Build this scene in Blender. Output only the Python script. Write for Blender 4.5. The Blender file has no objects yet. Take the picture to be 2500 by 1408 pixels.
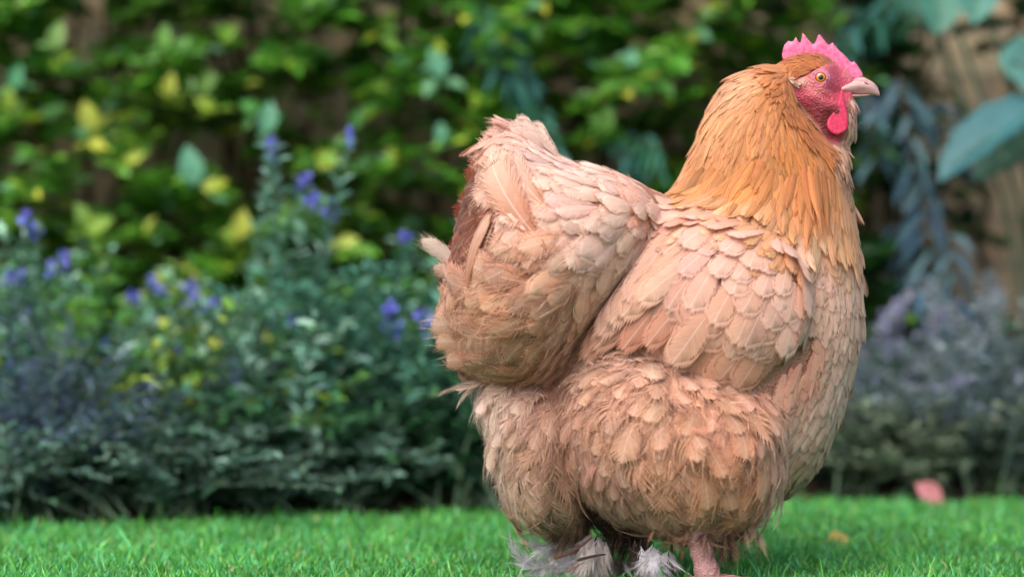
import bpy, math, random
import numpy as np
from mathutils import Vector

# ------------------------------------------------------------------ camera, sky, sun, exposure
S = bpy.context.scene
COL = S.collection
D0, CAMZ, PX = 2.36, 0.286, 0.0004          # camera distance to the hen, camera height, metres per photo pixel at the hen
cam = bpy.data.cameras.new("camera")
cam_o = bpy.data.objects.new("camera", cam); COL.objects.link(cam_o)
cam_o.location = (0, -D0, CAMZ); cam_o.rotation_euler = (math.radians(90), 0, 0)
cam.sensor_width = 36; cam.lens = 84.96
cam.clip_start = 0.05; cam.clip_end = 300
cam.dof.use_dof = True; cam.dof.focus_distance = D0 - 0.06; cam.dof.aperture_fstop = 2.3
S.camera = cam_o
SUN_EL, SUN_AZ = 50, -152                    # azimuth measured from the +Y (away from camera) towards +X
w = bpy.data.worlds.new("World"); S.world = w; w.use_nodes = True
nt = w.node_tree; bg = nt.nodes["Background"]
sky = nt.nodes.new("ShaderNodeTexSky"); sky.sky_type = 'NISHITA'; sky.sun_disc = False
sky.sun_elevation = math.radians(SUN_EL); sky.sun_rotation = math.radians(SUN_AZ)
sky.air_density = .8; sky.dust_density = 4.0; sky.ozone_density = .6
nt.links.new(sky.outputs[0], bg.inputs[0]); bg.inputs[1].default_value = 0.15
sun = bpy.data.lights.new("sun", 'SUN'); sun.energy = 1.0; sun.angle = math.radians(60); sun.color = (1, .985, .965)
sun_o = bpy.data.objects.new("sun", sun); COL.objects.link(sun_o)
az, el = math.radians(SUN_AZ), math.radians(SUN_EL)
sd = Vector((math.sin(az)*math.cos(el), math.cos(az)*math.cos(el), math.sin(el)))
sun_o.rotation_euler = sd.to_track_quat('Z', 'Y').to_euler()
S.view_settings.view_transform = 'Standard'; S.view_settings.look = 'None'
S.view_settings.exposure = 0.68; S.view_settings.gamma = 1
S.cycles.use_denoising = True
S.cycles.max_bounces = 6; S.cycles.diffuse_bounces = 3; S.cycles.transmission_bounces = 4
S.cycles.transparent_max_bounces = 16

rng = np.random.default_rng(7); random.seed(7)

# ------------------------------------------------------------------ helpers
def lin(r, g, b):
    f = lambda c: ((c/255+.055)/1.055)**2.4 if c/255 > .04045 else c/255/12.92
    return (f(r), f(g), f(b))
def at(px, py, Y=0.0):
    k = PX*(D0+Y)/D0
    return Vector(((px-1250)*k, Y, CAMZ+(704-py)*k))
def ata(p, Y=0.0):                           # array version -> (x, z)
    p = np.asarray(p, float); k = PX*(D0+Y)/D0
    return np.stack([(p[:, 0]-1250)*k, CAMZ+(704-p[:, 1])*k], 1)
def norm(v):
    return v/np.maximum(np.linalg.norm(v, axis=-1, keepdims=True), 1e-9)
def tag(o, label=None, cat=None, group=None, kind=None):
    if label: o["label"] = label
    if cat: o["category"] = cat
    if group: o["group"] = group
    if kind: o["kind"] = kind
    return o
def empty(name, loc, label=None, cat=None, group=None):
    o = bpy.data.objects.new(name, None); o.location = loc; o.empty_display_size = .05
    COL.objects.link(o); return tag(o, label, cat, group)
def npmesh(name, V, F, mats, parent=None, attrs=None, smooth=True, mi=None):
    """V (n,3) world coordinates, F list of int arrays (k,3)/(k,4)."""
    V = np.asarray(V, np.float32)
    if not isinstance(F, (list, tuple)): F = [F]
    F = [np.asarray(f, np.int32) for f in F if len(f)]
    me = bpy.data.meshes.new(name)
    me.vertices.add(len(V)); 
    off = np.zeros(3, np.float32)
    if parent is not None: off = np.array(parent.matrix_basis.translation, np.float32)
    me.vertices.foreach_set("co", (V-off).ravel())
    nl = sum(f.size for f in F); npoly = sum(len(f) for f in F)
    me.loops.add(nl); me.polygons.add(npoly)
    me.loops.foreach_set("vertex_index", np.concatenate([f.ravel() for f in F]))
    tot = np.concatenate([np.full(len(f), f.shape[1], np.int32) for f in F])
    st = np.concatenate([[0], np.cumsum(tot)[:-1]]).astype(np.int32)
    me.polygons.foreach_set("loop_start", st)
    if mi is not None: me.polygons.foreach_set("material_index", np.asarray(mi, np.int32))
    me.update(calc_edges=True)
    me.polygons.foreach_set("use_smooth", np.full(npoly, smooth))
    for k, a in (attrs or {}).items():
        a = np.asarray(a, np.float32)
        if a.shape[1] == 4:
            at_ = me.attributes.new(k, 'FLOAT_COLOR', 'POINT'); at_.data.foreach_set("color", a.ravel())
        else:
            at_ = me.attributes.new(k, 'FLOAT_VECTOR', 'POINT'); at_.data.foreach_set("vector", a.ravel())
    me.validate()
    for m in (mats if isinstance(mats, (list, tuple)) else [mats]): me.materials.append(m)
    o = bpy.data.objects.new(name, me); COL.objects.link(o)
    if parent is not None: o.parent = parent
    return o
def tube(pts, rad, n=6):
    """tapered tube along pts -> V, F quads"""
    pts = np.asarray(pts, float); m = len(pts)
    rad = np.broadcast_to(np.asarray(rad, float), (m,))
    t = norm(np.gradient(pts, axis=0))
    ref = np.where(np.abs(t[:, 2:3]) > .9, [[1., 0, 0]], [[0., 0, 1.]])
    a = norm(np.cross(t, ref)); b = np.cross(t, a)
    ang = np.arange(n)*2*math.pi/n
    V = pts[:, None]+rad[:, None, None]*(a[:, None]*np.cos(ang)[None, :, None]+b[:, None]*np.sin(ang)[None, :, None])
    V = V.reshape(-1, 3)
    i = np.arange(m-1)[:, None]*n; j = np.arange(n)[None]; j2 = (j+1) % n
    F = np.stack([i+j, i+j2, i+n+j2, i+n+j], -1).reshape(-1, 4)
    return V, F
class Acc:
    def __init__(s): s.V = []; s.F = {3: [], 4: []}; s.n = 0; s.A = {}
    def add(s, V, F, **at_):
        for f in (F if isinstance(F, list) else [F]):
            if len(f): s.F[f.shape[1]].append(np.asarray(f)+s.n)
        s.V.append(np.asarray(V)); s.n += len(V)
        for k, a in at_.items():
            s.A.setdefault(k, []).append(np.broadcast_to(np.asarray(a, float), (len(V), len(np.atleast_1d(a)) if np.ndim(a) == 1 else np.shape(a)[1])))
    def build(s, name, mats, parent=None, smooth=True):
        F = [np.concatenate(f) for f in (s.F[3], s.F[4]) if f]
        return npmesh(name, np.concatenate(s.V), F, mats, parent, {k: np.concatenate(a) for k, a in s.A.items()}, smooth)

# ------------------------------------------------------------------ materials
def newmat(name):
    m = bpy.data.materials.new(name); m.use_nodes = True
    return m, m.node_tree, m.node_tree.nodes, m.node_tree.links, m.node_tree.nodes["Principled BSDF"]
def N(ns, t, **k):
    n = ns.new("ShaderNode"+t)
    for a, v in k.items():
        if a.startswith("i_"): n.inputs[a[2:].replace("_", " ")].default_value = v
        else: setattr(n, a, v)
    return n
def math_n(ns, ls, op, a, b=None, c=None, clamp=False):
    n = ns.new("ShaderNodeMath"); n.operation = op; n.use_clamp = clamp
    for i, v in enumerate((a, b, c)):
        if v is None: continue
        if hasattr(v, "default_value") or hasattr(v, "links"): ls.new(v, n.inputs[i])
        else: n.inputs[i].default_value = v
    return n.outputs[0]
def feather_mat(name, rachis=.35, streak=.30, trans=.25, bump=.35, along=False):
    m, t, ns, ls, P = newmat(name)
    col = N(ns, "Attribute", attribute_name="col"); uv = N(ns, "Attribute", attribute_name="fuv")
    sep = N(ns, "SeparateXYZ"); ls.new(uv.outputs["Vector"], sep.inputs[0])
    s, c, r = sep.outputs
    ac = math_n(ns, ls, 'ABSOLUTE', c)
    b = math_n(ns, ls, 'SUBTRACT', math_n(ns, ls, 'MULTIPLY', s, 1.0), math_n(ns, ls, 'MULTIPLY', ac, .32))
    cb = N(ns, "CombineXYZ")
    ls.new(math_n(ns, ls, 'MULTIPLY', b, 4 if along else 34), cb.inputs[0])
    ls.new(math_n(ns, ls, 'MULTIPLY', c, 9 if along else 2.2), cb.inputs[1])
    ls.new(math_n(ns, ls, 'MULTIPLY', r, 97), cb.inputs[2])
    nz = N(ns, "TexNoise"); nz.inputs["Scale"].default_value = 1.0; nz.inputs["Detail"].default_value = 3
    ls.new(cb.outputs[0], nz.inputs["Vector"])
    nb = N(ns, "TexNoise"); nb.inputs["Scale"].default_value = 55; nb.inputs["Detail"].default_value = 3
    geo = N(ns, "TexCoord"); ls.new(geo.outputs["Object"], nb.inputs["Vector"])
    f = math_n(ns, ls, 'MULTIPLY_ADD', math_n(ns, ls, 'SUBTRACT', nz.outputs[0], .5), streak*2, 1.0)
    f2 = math_n(ns, ls, 'MULTIPLY_ADD', math_n(ns, ls, 'SUBTRACT', nb.outputs[0], .5), .35, 1.0)
    f = math_n(ns, ls, 'MULTIPLY', f, f2)
    vm = N(ns, "VectorMath", operation='SCALE'); ls.new(col.outputs["Color"], vm.inputs[0]); ls.new(f, vm.inputs["Scale"])
    # pale shaft along the middle
    rm = N(ns, "MapRange"); rm.inputs["From Min"].default_value = .06; rm.inputs["From Max"].default_value = .012
    rm.inputs["To Min"].default_value = 0; rm.inputs["To Max"].default_value = rachis; ls.new(ac, rm.inputs["Value"])
    mx = N(ns, "Mix", data_type='RGBA'); ls.new(rm.outputs[0], mx.inputs[0]); ls.new(vm.outputs[0], mx.inputs[6])
    mx.inputs[7].default_value = (*lin(252, 235, 222), 1)
    ls.new(mx.outputs[2], P.inputs["Base Color"])
    P.inputs["Roughness"].default_value = .62; P.inputs["Specular IOR Level"].default_value = .25
    P.inputs["Sheen Weight"].default_value = .15; P.inputs["Sheen Roughness"].default_value = .5
    bm = N(ns, "Bump"); bm.inputs["Strength"].default_value = bump; bm.inputs["Distance"].default_value = .0006
    ls.new(nz.outputs[0], bm.inputs["Height"]); ls.new(bm.outputs[0], P.inputs["Normal"])
    tr = N(ns, "BsdfTranslucent"); ls.new(mx.outputs[2], tr.inputs[0])
    ms = N(ns, "MixShader"); ms.inputs[0].default_value = trans
    ls.new(P.outputs[0], ms.inputs[1]); ls.new(tr.outputs[0], ms.inputs[2])
    # frayed, thinning vane margin
    ed = math_n(ns, ls, 'MULTIPLY_ADD', math_n(ns, ls, 'SUBTRACT', nz.outputs[0], .5), .9, col.outputs["Alpha"])
    mr = N(ns, "MapRange"); mr.interpolation_type = 'SMOOTHSTEP'; mr.inputs["From Min"].default_value = .05; mr.inputs["From Max"].default_value = .62; ls.new(ed, mr.inputs["Value"])
    tp = N(ns, "BsdfTransparent"); m2 = N(ns, "MixShader"); ls.new(mr.outputs[0], m2.inputs[0]); ls.new(tp.outputs[0], m2.inputs[1]); ls.new(ms.outputs[0], m2.inputs[2])
    ls.new(m2.outputs[0], ns["Material Output"].inputs[0])
    return m
def leaf_mat(name, rough=.4, trans=.22, spec=.5):
    m, t, ns, ls, P = newmat(name)
    col = N(ns, "Attribute", attribute_name="col")
    geo = N(ns, "TexCoord"); nb = N(ns, "TexNoise"); nb.inputs["Scale"].default_value = 60; ls.new(geo.outputs["Object"], nb.inputs["Vector"])
    f = math_n(ns, ls, 'MULTIPLY_ADD', nb.outputs[0], .6, .7)
    vm = N(ns, "VectorMath", operation='SCALE'); ls.new(col.outputs["Color"], vm.inputs[0]); ls.new(f, vm.inputs["Scale"])
    ls.new(vm.outputs[0], P.inputs["Base Color"])
    P.inputs["Roughness"].default_value = rough; P.inputs["Specular IOR Level"].default_value = spec
    tr = N(ns, "BsdfTranslucent"); ls.new(vm.outputs[0], tr.inputs[0])
    ms = N(ns, "MixShader"); ms.inputs[0].default_value = trans
    ls.new(P.outputs[0], ms.inputs[1]); ls.new(tr.outputs[0], ms.inputs[2])
    ls.new(ms.outputs[0], ns["Material Output"].inputs[0])
    return m
def noise_mat(name, c1, c2, scale, rough=.8, bump=.3, dist=.002, spec=.3, detail=6, sss=0):
    m, t, ns, ls, P = newmat(name)
    geo = N(ns, "TexCoord"); nz = N(ns, "TexNoise"); nz.inputs["Scale"].default_value = scale; nz.inputs["Detail"].default_value = detail
    ls.new(geo.outputs["Object"], nz.inputs["Vector"])
    rp = N(ns, "ValToRGB"); rp.color_ramp.elements[0].position = .3; rp.color_ramp.elements[1].position = .7
    rp.color_ramp.elements[0].color = (*c1, 1); rp.color_ramp.elements[1].color = (*c2, 1)
    ls.new(nz.outputs[0], rp.inputs[0]); ls.new(rp.outputs[0], P.inputs["Base Color"])
    bm = N(ns, "Bump"); bm.inputs["Strength"].default_value = bump; bm.inputs["Distance"].default_value = dist
    ls.new(nz.outputs[0], bm.inputs["Height"]); ls.new(bm.outputs[0], P.inputs["Normal"])
    P.inputs["Roughness"].default_value = rough; P.inputs["Specular IOR Level"].default_value = spec
    if sss:
        P.inputs["Subsurface Weight"].default_value = sss; P.inputs["Subsurface Radius"].default_value = (1, .4, .3)
        P.inputs["Subsurface Scale"].default_value = .004
    return m

# ================================================================== LAWN, BED, WALL
FH = D0/PX*CAMZ                               # focal length in photo pixels times camera height
def ground_Y(py): return FH/(py-704)-D0
def edge_Y(x):                                # where the lawn meets the bed
    return .70+.20*np.tanh(x*1.6)+.02*np.sin(x*5+1)+.012*np.sin(x*17)
def sheet(x0, x1, y0, y1, nx, ny, zf):
    X, Y = np.meshgrid(np.linspace(x0, x1, nx), np.linspace(y0, y1, ny), indexing='ij')
    V = np.stack([X, Y, zf(X, Y)], -1).reshape(-1, 3)
    i, j = np.meshgrid(np.arange(nx-1), np.arange(ny-1), indexing='ij'); a = (i*ny+j).ravel()
    return V, np.stack([a, a+ny, a+ny+1, a+1], 1)
V, F = sheet(-40, 40, -30, 50, 3, 3, lambda X, Y: X*0-.012)
tag(npmesh("ground", V, F, noise_mat("ground_soil", lin(46, 74, 34), lin(70, 96, 48), 8)), kind="structure")
V, F = sheet(-3, 3, -3, 1.2, 121, 85, lambda X, Y: .003*np.sin(X*7)*np.sin(Y*6)-.003)
tag(npmesh("lawn", V, F, noise_mat("lawn_turf", lin(34, 78, 22), lin(52, 112, 34), 60)), kind="structure")
r_ = np.random.default_rng(3)
V, F = sheet(-3, 3, 0, 1, 260, 60, lambda X, Y: X*0)
t = V[:, 1].copy(); V[:, 1] = edge_Y(V[:, 0])-.02+t*(1.75-edge_Y(V[:, 0]))
V[:, 2] = -.02+.035*np.clip(t*8, 0, 1)+.012*np.sin(V[:, 0]*31+V[:, 1]*17)*np.sin(V[:, 1]*43)+r_.normal(0, .004, len(V))
tag(npmesh("flower_bed_soil", V, F, noise_mat("bed_soil", lin(38, 30, 24), lin(74, 60, 46), 30, bump=.8, dist=.01)), kind="structure")

def wall_mat():
    m, t, ns, ls, P = newmat("wall_brick")
    geo = N(ns, "TexCoord"); mp = N(ns, "Mapping"); mp.inputs["Rotation"].default_value = (math.radians(90), 0, 0)
    ls.new(geo.outputs["Object"], mp.inputs[0])
    wn = N(ns, "TexNoise"); wn.inputs["Scale"].default_value = 9; ls.new(mp.outputs[0], wn.inputs["Vector"])
    ad = N(ns, "VectorMath", operation='MULTIPLY_ADD'); ls.new(wn.outputs["Color"], ad.inputs[0]); ad.inputs[1].default_value = (.03, .03, .03); ls.new(mp.outputs[0], ad.inputs[2])
    br = N(ns, "TexBrick"); br.inputs["Scale"].default_value = 1; br.inputs["Brick Width"].default_value = .23; br.inputs["Row Height"].default_value = .078
    br.inputs["Mortar Size"].default_value = .006; br.inputs["Color1"].default_value = (*lin(226, 208, 174), 1); br.inputs["Color2"].default_value = (*lin(214, 182, 148), 1)
    br.inputs["Mortar"].default_value = (*lin(176, 162, 140), 1); ls.new(ad.outputs[0], br.inputs["Vector"])
    nz = N(ns, "TexNoise"); nz.inputs["Scale"].default_value = 5; nz.inputs["Detail"].default_value = 8; ls.new(geo.outputs["Object"], nz.inputs["Vector"])
    f = math_n(ns, ls, 'MULTIPLY_ADD', nz.outputs[0], .9, .55)
    vm = N(ns, "VectorMath", operation='SCALE'); ls.new(br.outputs[0], vm.inputs[0]); ls.new(f, vm.inputs["Scale"]); ls.new(vm.outputs[0], P.inputs["Base Color"])
    bm = N(ns, "Bump"); bm.inputs["Distance"].default_value = .01; ls.new(math_n(ns, ls, 'ADD', nz.outputs[0], br.outputs["Fac"]), bm.inputs["Height"]); ls.new(bm.outputs[0], P.inputs["Normal"])
    P.inputs["Roughness"].default_value = .9
    return m
def box(x0, x1, y0, y1, z0, z1):
    V = np.array([[x, y, z] for x in (x0, x1) for y in (y0, y1) for z in (z0, z1)], float)
    return V, np.array([[0, 1, 3, 2], [4, 6, 7, 5], [0, 4, 5, 1], [2, 3, 7, 6], [0, 2, 6, 4], [1, 5, 7, 3]])
WALL = empty("garden_wall", (0, 1.7, 0), "old buff brick garden wall behind all the climbing plants", "wall")
V, F = box(-3.2, 3.2, 1.68, 1.92, -.05, 1.75); npmesh("brickwork", V, F, wall_mat(), WALL, smooth=False)
V, F = box(-3.22, 3.22, 1.65, 1.95, 1.753, 1.81); npmesh("coping", V, F, noise_mat("coping_stone", lin(120, 110, 98), lin(160, 150, 134), 12), WALL, smooth=False)

# ------------------------------------------------------------------ grass
def blades(n, xr, yr, hmu, seed, wd=.0016, near=False):
    r = np.random.default_rng(seed)
    x = r.uniform(*xr, n); y = r.uniform(*yr, n)
    ok = (y < edge_Y(x)+.015*r.normal(size=n)) & (np.abs(x) < .30*(D0+y)+.10+.35*r.random(n)); x, y = x[ok], y[ok]; n = len(x)
    cl = .5+.5*np.sin(x*23+np.sin(y*17)*2)*np.sin(y*29+np.cos(x*13)*2)
    h = hmu*np.exp(r.normal(0, .28, n))*(.75+.5*cl); a = r.uniform(0, 2*math.pi, n); b = r.uniform(0, 2*math.pi, n)
    ln = np.abs(r.normal(.35, .25, n))*h
    d = np.stack([np.cos(a), np.sin(a), 0*a], 1); sd = np.stack([-np.sin(b), np.cos(b), 0*b], 1)*(wd*np.exp(r.normal(0, .2, n)))[:, None]
    P = np.stack([x, y, -.004+0*x], 1); up = np.array([0, 0, 1.])
    rows = []
    for t, wv in ((0, 1), (.4, .9), (.75, .6), (1, 0)):
        c = P+up*(h*t*(1-.12*t))[:, None]+d*(ln*t*t)[:, None]
        rows += [c-sd*wv, c+sd*wv] if wv else [c]
    V = np.stack(rows, 1).reshape(-1, 3); o = (np.arange(n)*7)[:, None]
    F4 = np.concatenate([o+np.array([[0, 1, 3, 2]]), o+np.array([[2, 3, 5, 4]])]); F3 = o+np.array([[4, 5, 6]])
    c1 = np.array(lin(60, 146, 50)); c2 = np.array(lin(122, 196, 90)); c3 = np.array(lin(94, 182, 114)); c4 = np.array(lin(150, 160, 90))
    k = r.random((n, 1)); q = r.random((n, 1))
    c = c1*(1-k)+c2*k; c = np.where(q < .35, c3, c); c = np.where(q > .965, c4, c)*np.exp(r.normal(0, .18, (n, 1)))*(.8+.4*cl[:, None])
    col = np.repeat(np.concatenate([c, np.ones((n, 1))], 1), 7, 0)
    return V, F4, F3, col
A = Acc()
for args in ((150000, (-1.2, 1.2), (-.32, .3), .0125, 1, .0011), (120000, (-1.4, 1.4), (.3, 1.1), .014, 2, .0014), (700, (-.9, .9), (-.3, .9), .026, 3, .0008), (260, (-.6, .6), (-.30, -.08), .032, 4, .0008)):
    V, F4, F3, c = blades(*args); A.add(V, [F4, F3], col=c)
g = A.build("grass", leaf_mat("grass_blade", rough=.38, trans=.18, spec=.5)); tag(g, "short mown green grass of the lawn", "grass", kind="stuff")

# ================================================================== PLANTS
def leaf_t(kind):
    s = np.linspace(0, 1, 7); cs = np.array([-1, -.5, 0, .5, 1])
    if kind == 'ovate': w_ = np.array([.08, .62, .95, 1, .82, .45, .02])
    elif kind == 'narrow': w_ = np.array([.15, .6, .9, 1, .85, .5, .02])
    elif kind == 'round': w_ = np.array([.2, .8, 1, 1.0, .98, .75, .15])
    V = []; F = []
    for i in range(7):
        for c in cs: V.append((s[i], c*w_[i]*.5, .16*abs(c)*w_[i]-.22*(s[i]-.2)**2))
    F = [(i*5+j, i*5+j+1, (i+1)*5+j+1, (i+1)*5+j) for i in range(6) for j in range(4)]
    return np.array(V), np.array(F)
LT = {k: leaf_t(k) for k in ('ovate', 'narrow', 'round')}
def leaves(A, kind, P, D, U, L, Wr, C):
    """P roots, D direction, U upper side, L length, Wr width/length, C colours"""
    V, F = LT[kind]; P, D, U = map(np.asarray, (P, D, U)); k = len(P)
    if k == 0: return
    D = norm(D); S_ = norm(np.cross(U, D)); U = np.cross(D, S_)
    L = np.asarray(L)[:, None, None]
    pos = P[:, None]+L*(V[:, 0][None, :, None]*D[:, None]+V[:, 1][None, :, None]*np.reshape(Wr, (-1, 1, 1))*S_[:, None]+V[:, 2][None, :, None]*U[:, None]*.8)
    C = np.concatenate([np.asarray(C), np.ones((k, 1))], 1); nv = len(V)
    F_ = (F[None]+(np.arange(k)*nv)[:, None, None]).reshape(-1, 4)
    A.add(pos.reshape(-1, 3), F_, col=np.repeat(C, nv, 0))
M_LEAF = leaf_mat("glossy_leaf", .30, .38, .5); M_SOFT = leaf_mat("soft_grey_leaf", .7, .2, .3); M_PET = leaf_mat("petal", .6, .35, .3)
M_STEM = noise_mat("woody_stem", lin(74, 58, 42), lin(116, 96, 72), 60)
M_GST = noise_mat("green_stem", lin(70, 92, 70), lin(112, 136, 110), 60)
def palette(r, n, cols, wts):
    c = np.array([lin(*q) for q in cols]); w_ = np.array(wts, float); i = r.choice(len(c), n, p=w_/w_.sum())
    return c[i]*np.exp(r.normal(0, .16, (n, 1)))*np.exp(r.normal(0, .05, (n, 3)))

GAPS = [(235,90,52,190),(930,95,125,50),(1050,30,45,26),(690,322,210,72),(540,395,170,75),(300,430,220,58),(110,400,80,30),(860,400,90,40),(1700,20,90,36),
        (2400,230,150,70),(2430,480,150,240),(2330,350,70,110),(2440,720,110,70),(2600,400,200,300),(820,1090,60,60)]
def in_gap(px, py):
    return any(((px-a)/c)**2+((py-b)/d)**2 < 1 for a, b, c, d in GAPS)
def to_px(P):
    D = D0+P[1]; k = D0/PX/D
    return 1250+P[0]*k, 704-(P[2]-CAMZ)*k
def climber(x0, x1, nspray, seed, label, z0=.05, z1=.95, leaf=.046, heroes=(), cols=None, wts=None):
    r = np.random.default_rng(seed); rr = random.Random(seed)
    root = empty("climbing_shrub", ((x0+x1)/2, 1.6, 0), label, "shrub", "evergreen climbers trained on the wall")
    AL, AS = Acc(), Acc()
    bx = (x0+x1)/2
    # woody framework against the wall
    nodes = []
    for i in range(6):
        tx = np.interp(i, [0, 5], [x0, x1])+rr.uniform(-.05, .05); p = np.array([bx+rr.uniform(-.05, .05), 1.58, .0]); pts = [p]
        for k in range(14):
            t = (k+1)/14; p = np.array([bx+(tx-bx)*t**.7+rr.uniform(-.02, .02), 1.60-.05*rr.random(), z1*t]); pts.append(p); nodes.append(p)
        V, F = tube(pts, np.linspace(.011, .003, len(pts)), 6); AS.add(V, F)
    P, Dd, U, Ls = [], [], [], []
    made = 0; tries = 0; nspray = int(nspray*1.3)
    while made < nspray and tries < nspray*6:
        tries += 1
        x = rr.uniform(x0-.05, x1+.05); z = rr.uniform(z0, z1); y = 1.60-.36*rr.random()**1.3
        tx, tz = to_px((x, y, z))
        if in_gap(tx, tz): continue
        made += 1
        L = rr.uniform(.07, .16); a = rr.uniform(-1.2, 1.2); d = np.array([math.sin(a)*.9, -abs(math.cos(a))*.7, rr.uniform(-.25, .75)]); d /= np.linalg.norm(d)
        n = int(L/.013); pts = []
        for k in range(n+1):
            s = k/n; pts.append(np.array([x, y, z])+d*L*s+np.array([0, 0, -.25*L*s*s]))
        V, F = tube(pts, np.linspace(.0022, .001, len(pts)), 4); AS.add(V, F)
        sz = leaf*rr.uniform(.7, 1.25)
        for k in range(1, n+1):
            for sd in (-1, 1):
                sv = np.cross(d, [0, 0, 1]); sv /= np.linalg.norm(sv)+1e-6
                q = d*.55+sv*sd*rr.uniform(.6, 1.1)+np.array([rr.gauss(0, .25), rr.gauss(0, .25), rr.gauss(.1, .25)])
                P.append(pts[k]); Dd.append(q); U.append([rr.gauss(0, .3), rr.gauss(-.35, .35), 1]); Ls.append(sz*rr.uniform(.65, 1.1)*(1 if k < n else .8))
    n = len(P)
    C = palette(r, n, cols or [(74,128,48),(96,160,54),(124,186,66),(168,206,78),(214,220,84),(140,200,150)], wts or [.32,.3,.2,.09,.03,.06])
    leaves(AL, 'ovate', P, Dd, U, Ls, r.uniform(.5, .68, n), C)
    for (px, py, sz, rot, c) in heroes:
        Y = 1.16; p = np.array(at(px, py, Y)); a = math.radians(rot); d = np.array([math.sin(a), -.15, math.cos(a)]); L = sz*PX*(D0+Y)/D0
        for k in range(5):
            e = norm(d*rr.uniform(-.2, 1)+np.array([rr.gauss(0, .9), rr.uniform(-.3, .5), rr.gauss(-.1, .5)]))
            leaves(AL, 'ovate', [p-d*L*.5+np.array([rr.gauss(0, .006), .012, rr.gauss(0, .006)])], [e], [[rr.gauss(0, .3), -.6, 1]], [L*rr.uniform(.45, .8)], [.6], [np.array(lin(*c))*.5+np.array(lin(84, 150, 50))*.4])
        leaves(AL, 'ovate', [p-d*L*.5], [d], [[.1, -1, .5]], [L], [.62], [np.array(lin(*c))])
        V, F = tube([p-d*L*.5, p-d*L*.7+np.array([0, .05, 0]), p-d*L*.6+np.array([0, .25, -.04])], .0016, 4); AS.add(V, F)
    AS.build("stem", M_STEM, root); AL.build("foliage", M_LEAF, root)
YG, GL = (196, 206, 84), (128, 196, 160)
hero = [(140,85,72,15,(150,190,110)),(215,282,80,-15,YG),(415,205,58,10,YG),(240,355,54,100,(200,205,60)),(590,545,74,10,(206,212,90)),(505,200,66,25,(110,150,70)),(560,80,60,40,(120,170,40)),(240,550,80,60,(140,180,60)),
        (465,402,100,-10,GL),(655,285,80,12,GL),(605,262,50,-50,(96,170,80)),(1540,140,50,10,GL),(1075,322,50,0,GL),(1065,152,80,-20,GL),(40,185,66,20,(96,170,120)),(400,90,66,5,(130,186,90)),(500,255,60,-60,(150,180,50)),
        (380,690,60,20,(190,190,50)),(455,665,60,-30,(180,184,60)),(1070,115,44,0,(170,190,50)),(1480,290,70,10,(110,160,70)),(330,385,56,60,(170,190,60)),(20,240,60,0,(150,180,70)),(870,290,60,20,(70,130,50)),(1600,190,50,0,(110,180,140)),(690,520,60,30,(110,160,60)),(200,520,60,-30,(150,190,90)),(850,590,60,70,(180,196,80)),(640,830,64,40,(190,200,50)),(690,845,60,80,(180,190,40))]
def hs(a, b): return [h for h in hero if a <= h[0] < b]
def wx(px, Y=1.4): return at(px, 0, Y).x
climber(wx(-560), wx(60), 200, 101, "dense green leaved climber at the far left end of the wall, partly out of frame", heroes=hs(-300, 60))
climber(wx(60), wx(420), 170, 102, "bright green climber with large yellow green leaves beside the narrow bare strip of wall", heroes=hs(60, 420))
climber(wx(420), wx(780), 170, 103, "green climber above and below the long bare patch of wall left of the hen", heroes=hs(420, 780))
climber(wx(780), wx(1180), 180, 104, "dark green climber on the wall just left of the hen's tail", heroes=hs(780, 1180))
climber(wx(1180), wx(1560), 170, 105, "green climber on the wall above the hen's back", heroes=hs(1180, 1560))
climber(wx(1560), wx(1980), 170, 106, "dark green climber on the wall behind the hen's neck and comb", heroes=hs(1560, 1980))
climber(wx(1980), wx(2300), 90, 107, "climber with shadow put into its leaf colours, on the wall in front of the hen's beak", cols=[(30,62,32),(42,84,42),(60,120,52),(96,160,76)], wts=[.45,.35,.17,.03])  # leaf colours darkened to stand for the deep shadow in the hedge
climber(wx(2300), wx(3050), 90, 108, "sparse green climber at the right end of the wall among bare bricks", z1=1.0, cols=[(30,62,30),(44,86,38),(62,116,50)], wts=[.5,.35,.15])  # dark leaves carry the hedge shadow in their colour here too

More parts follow.
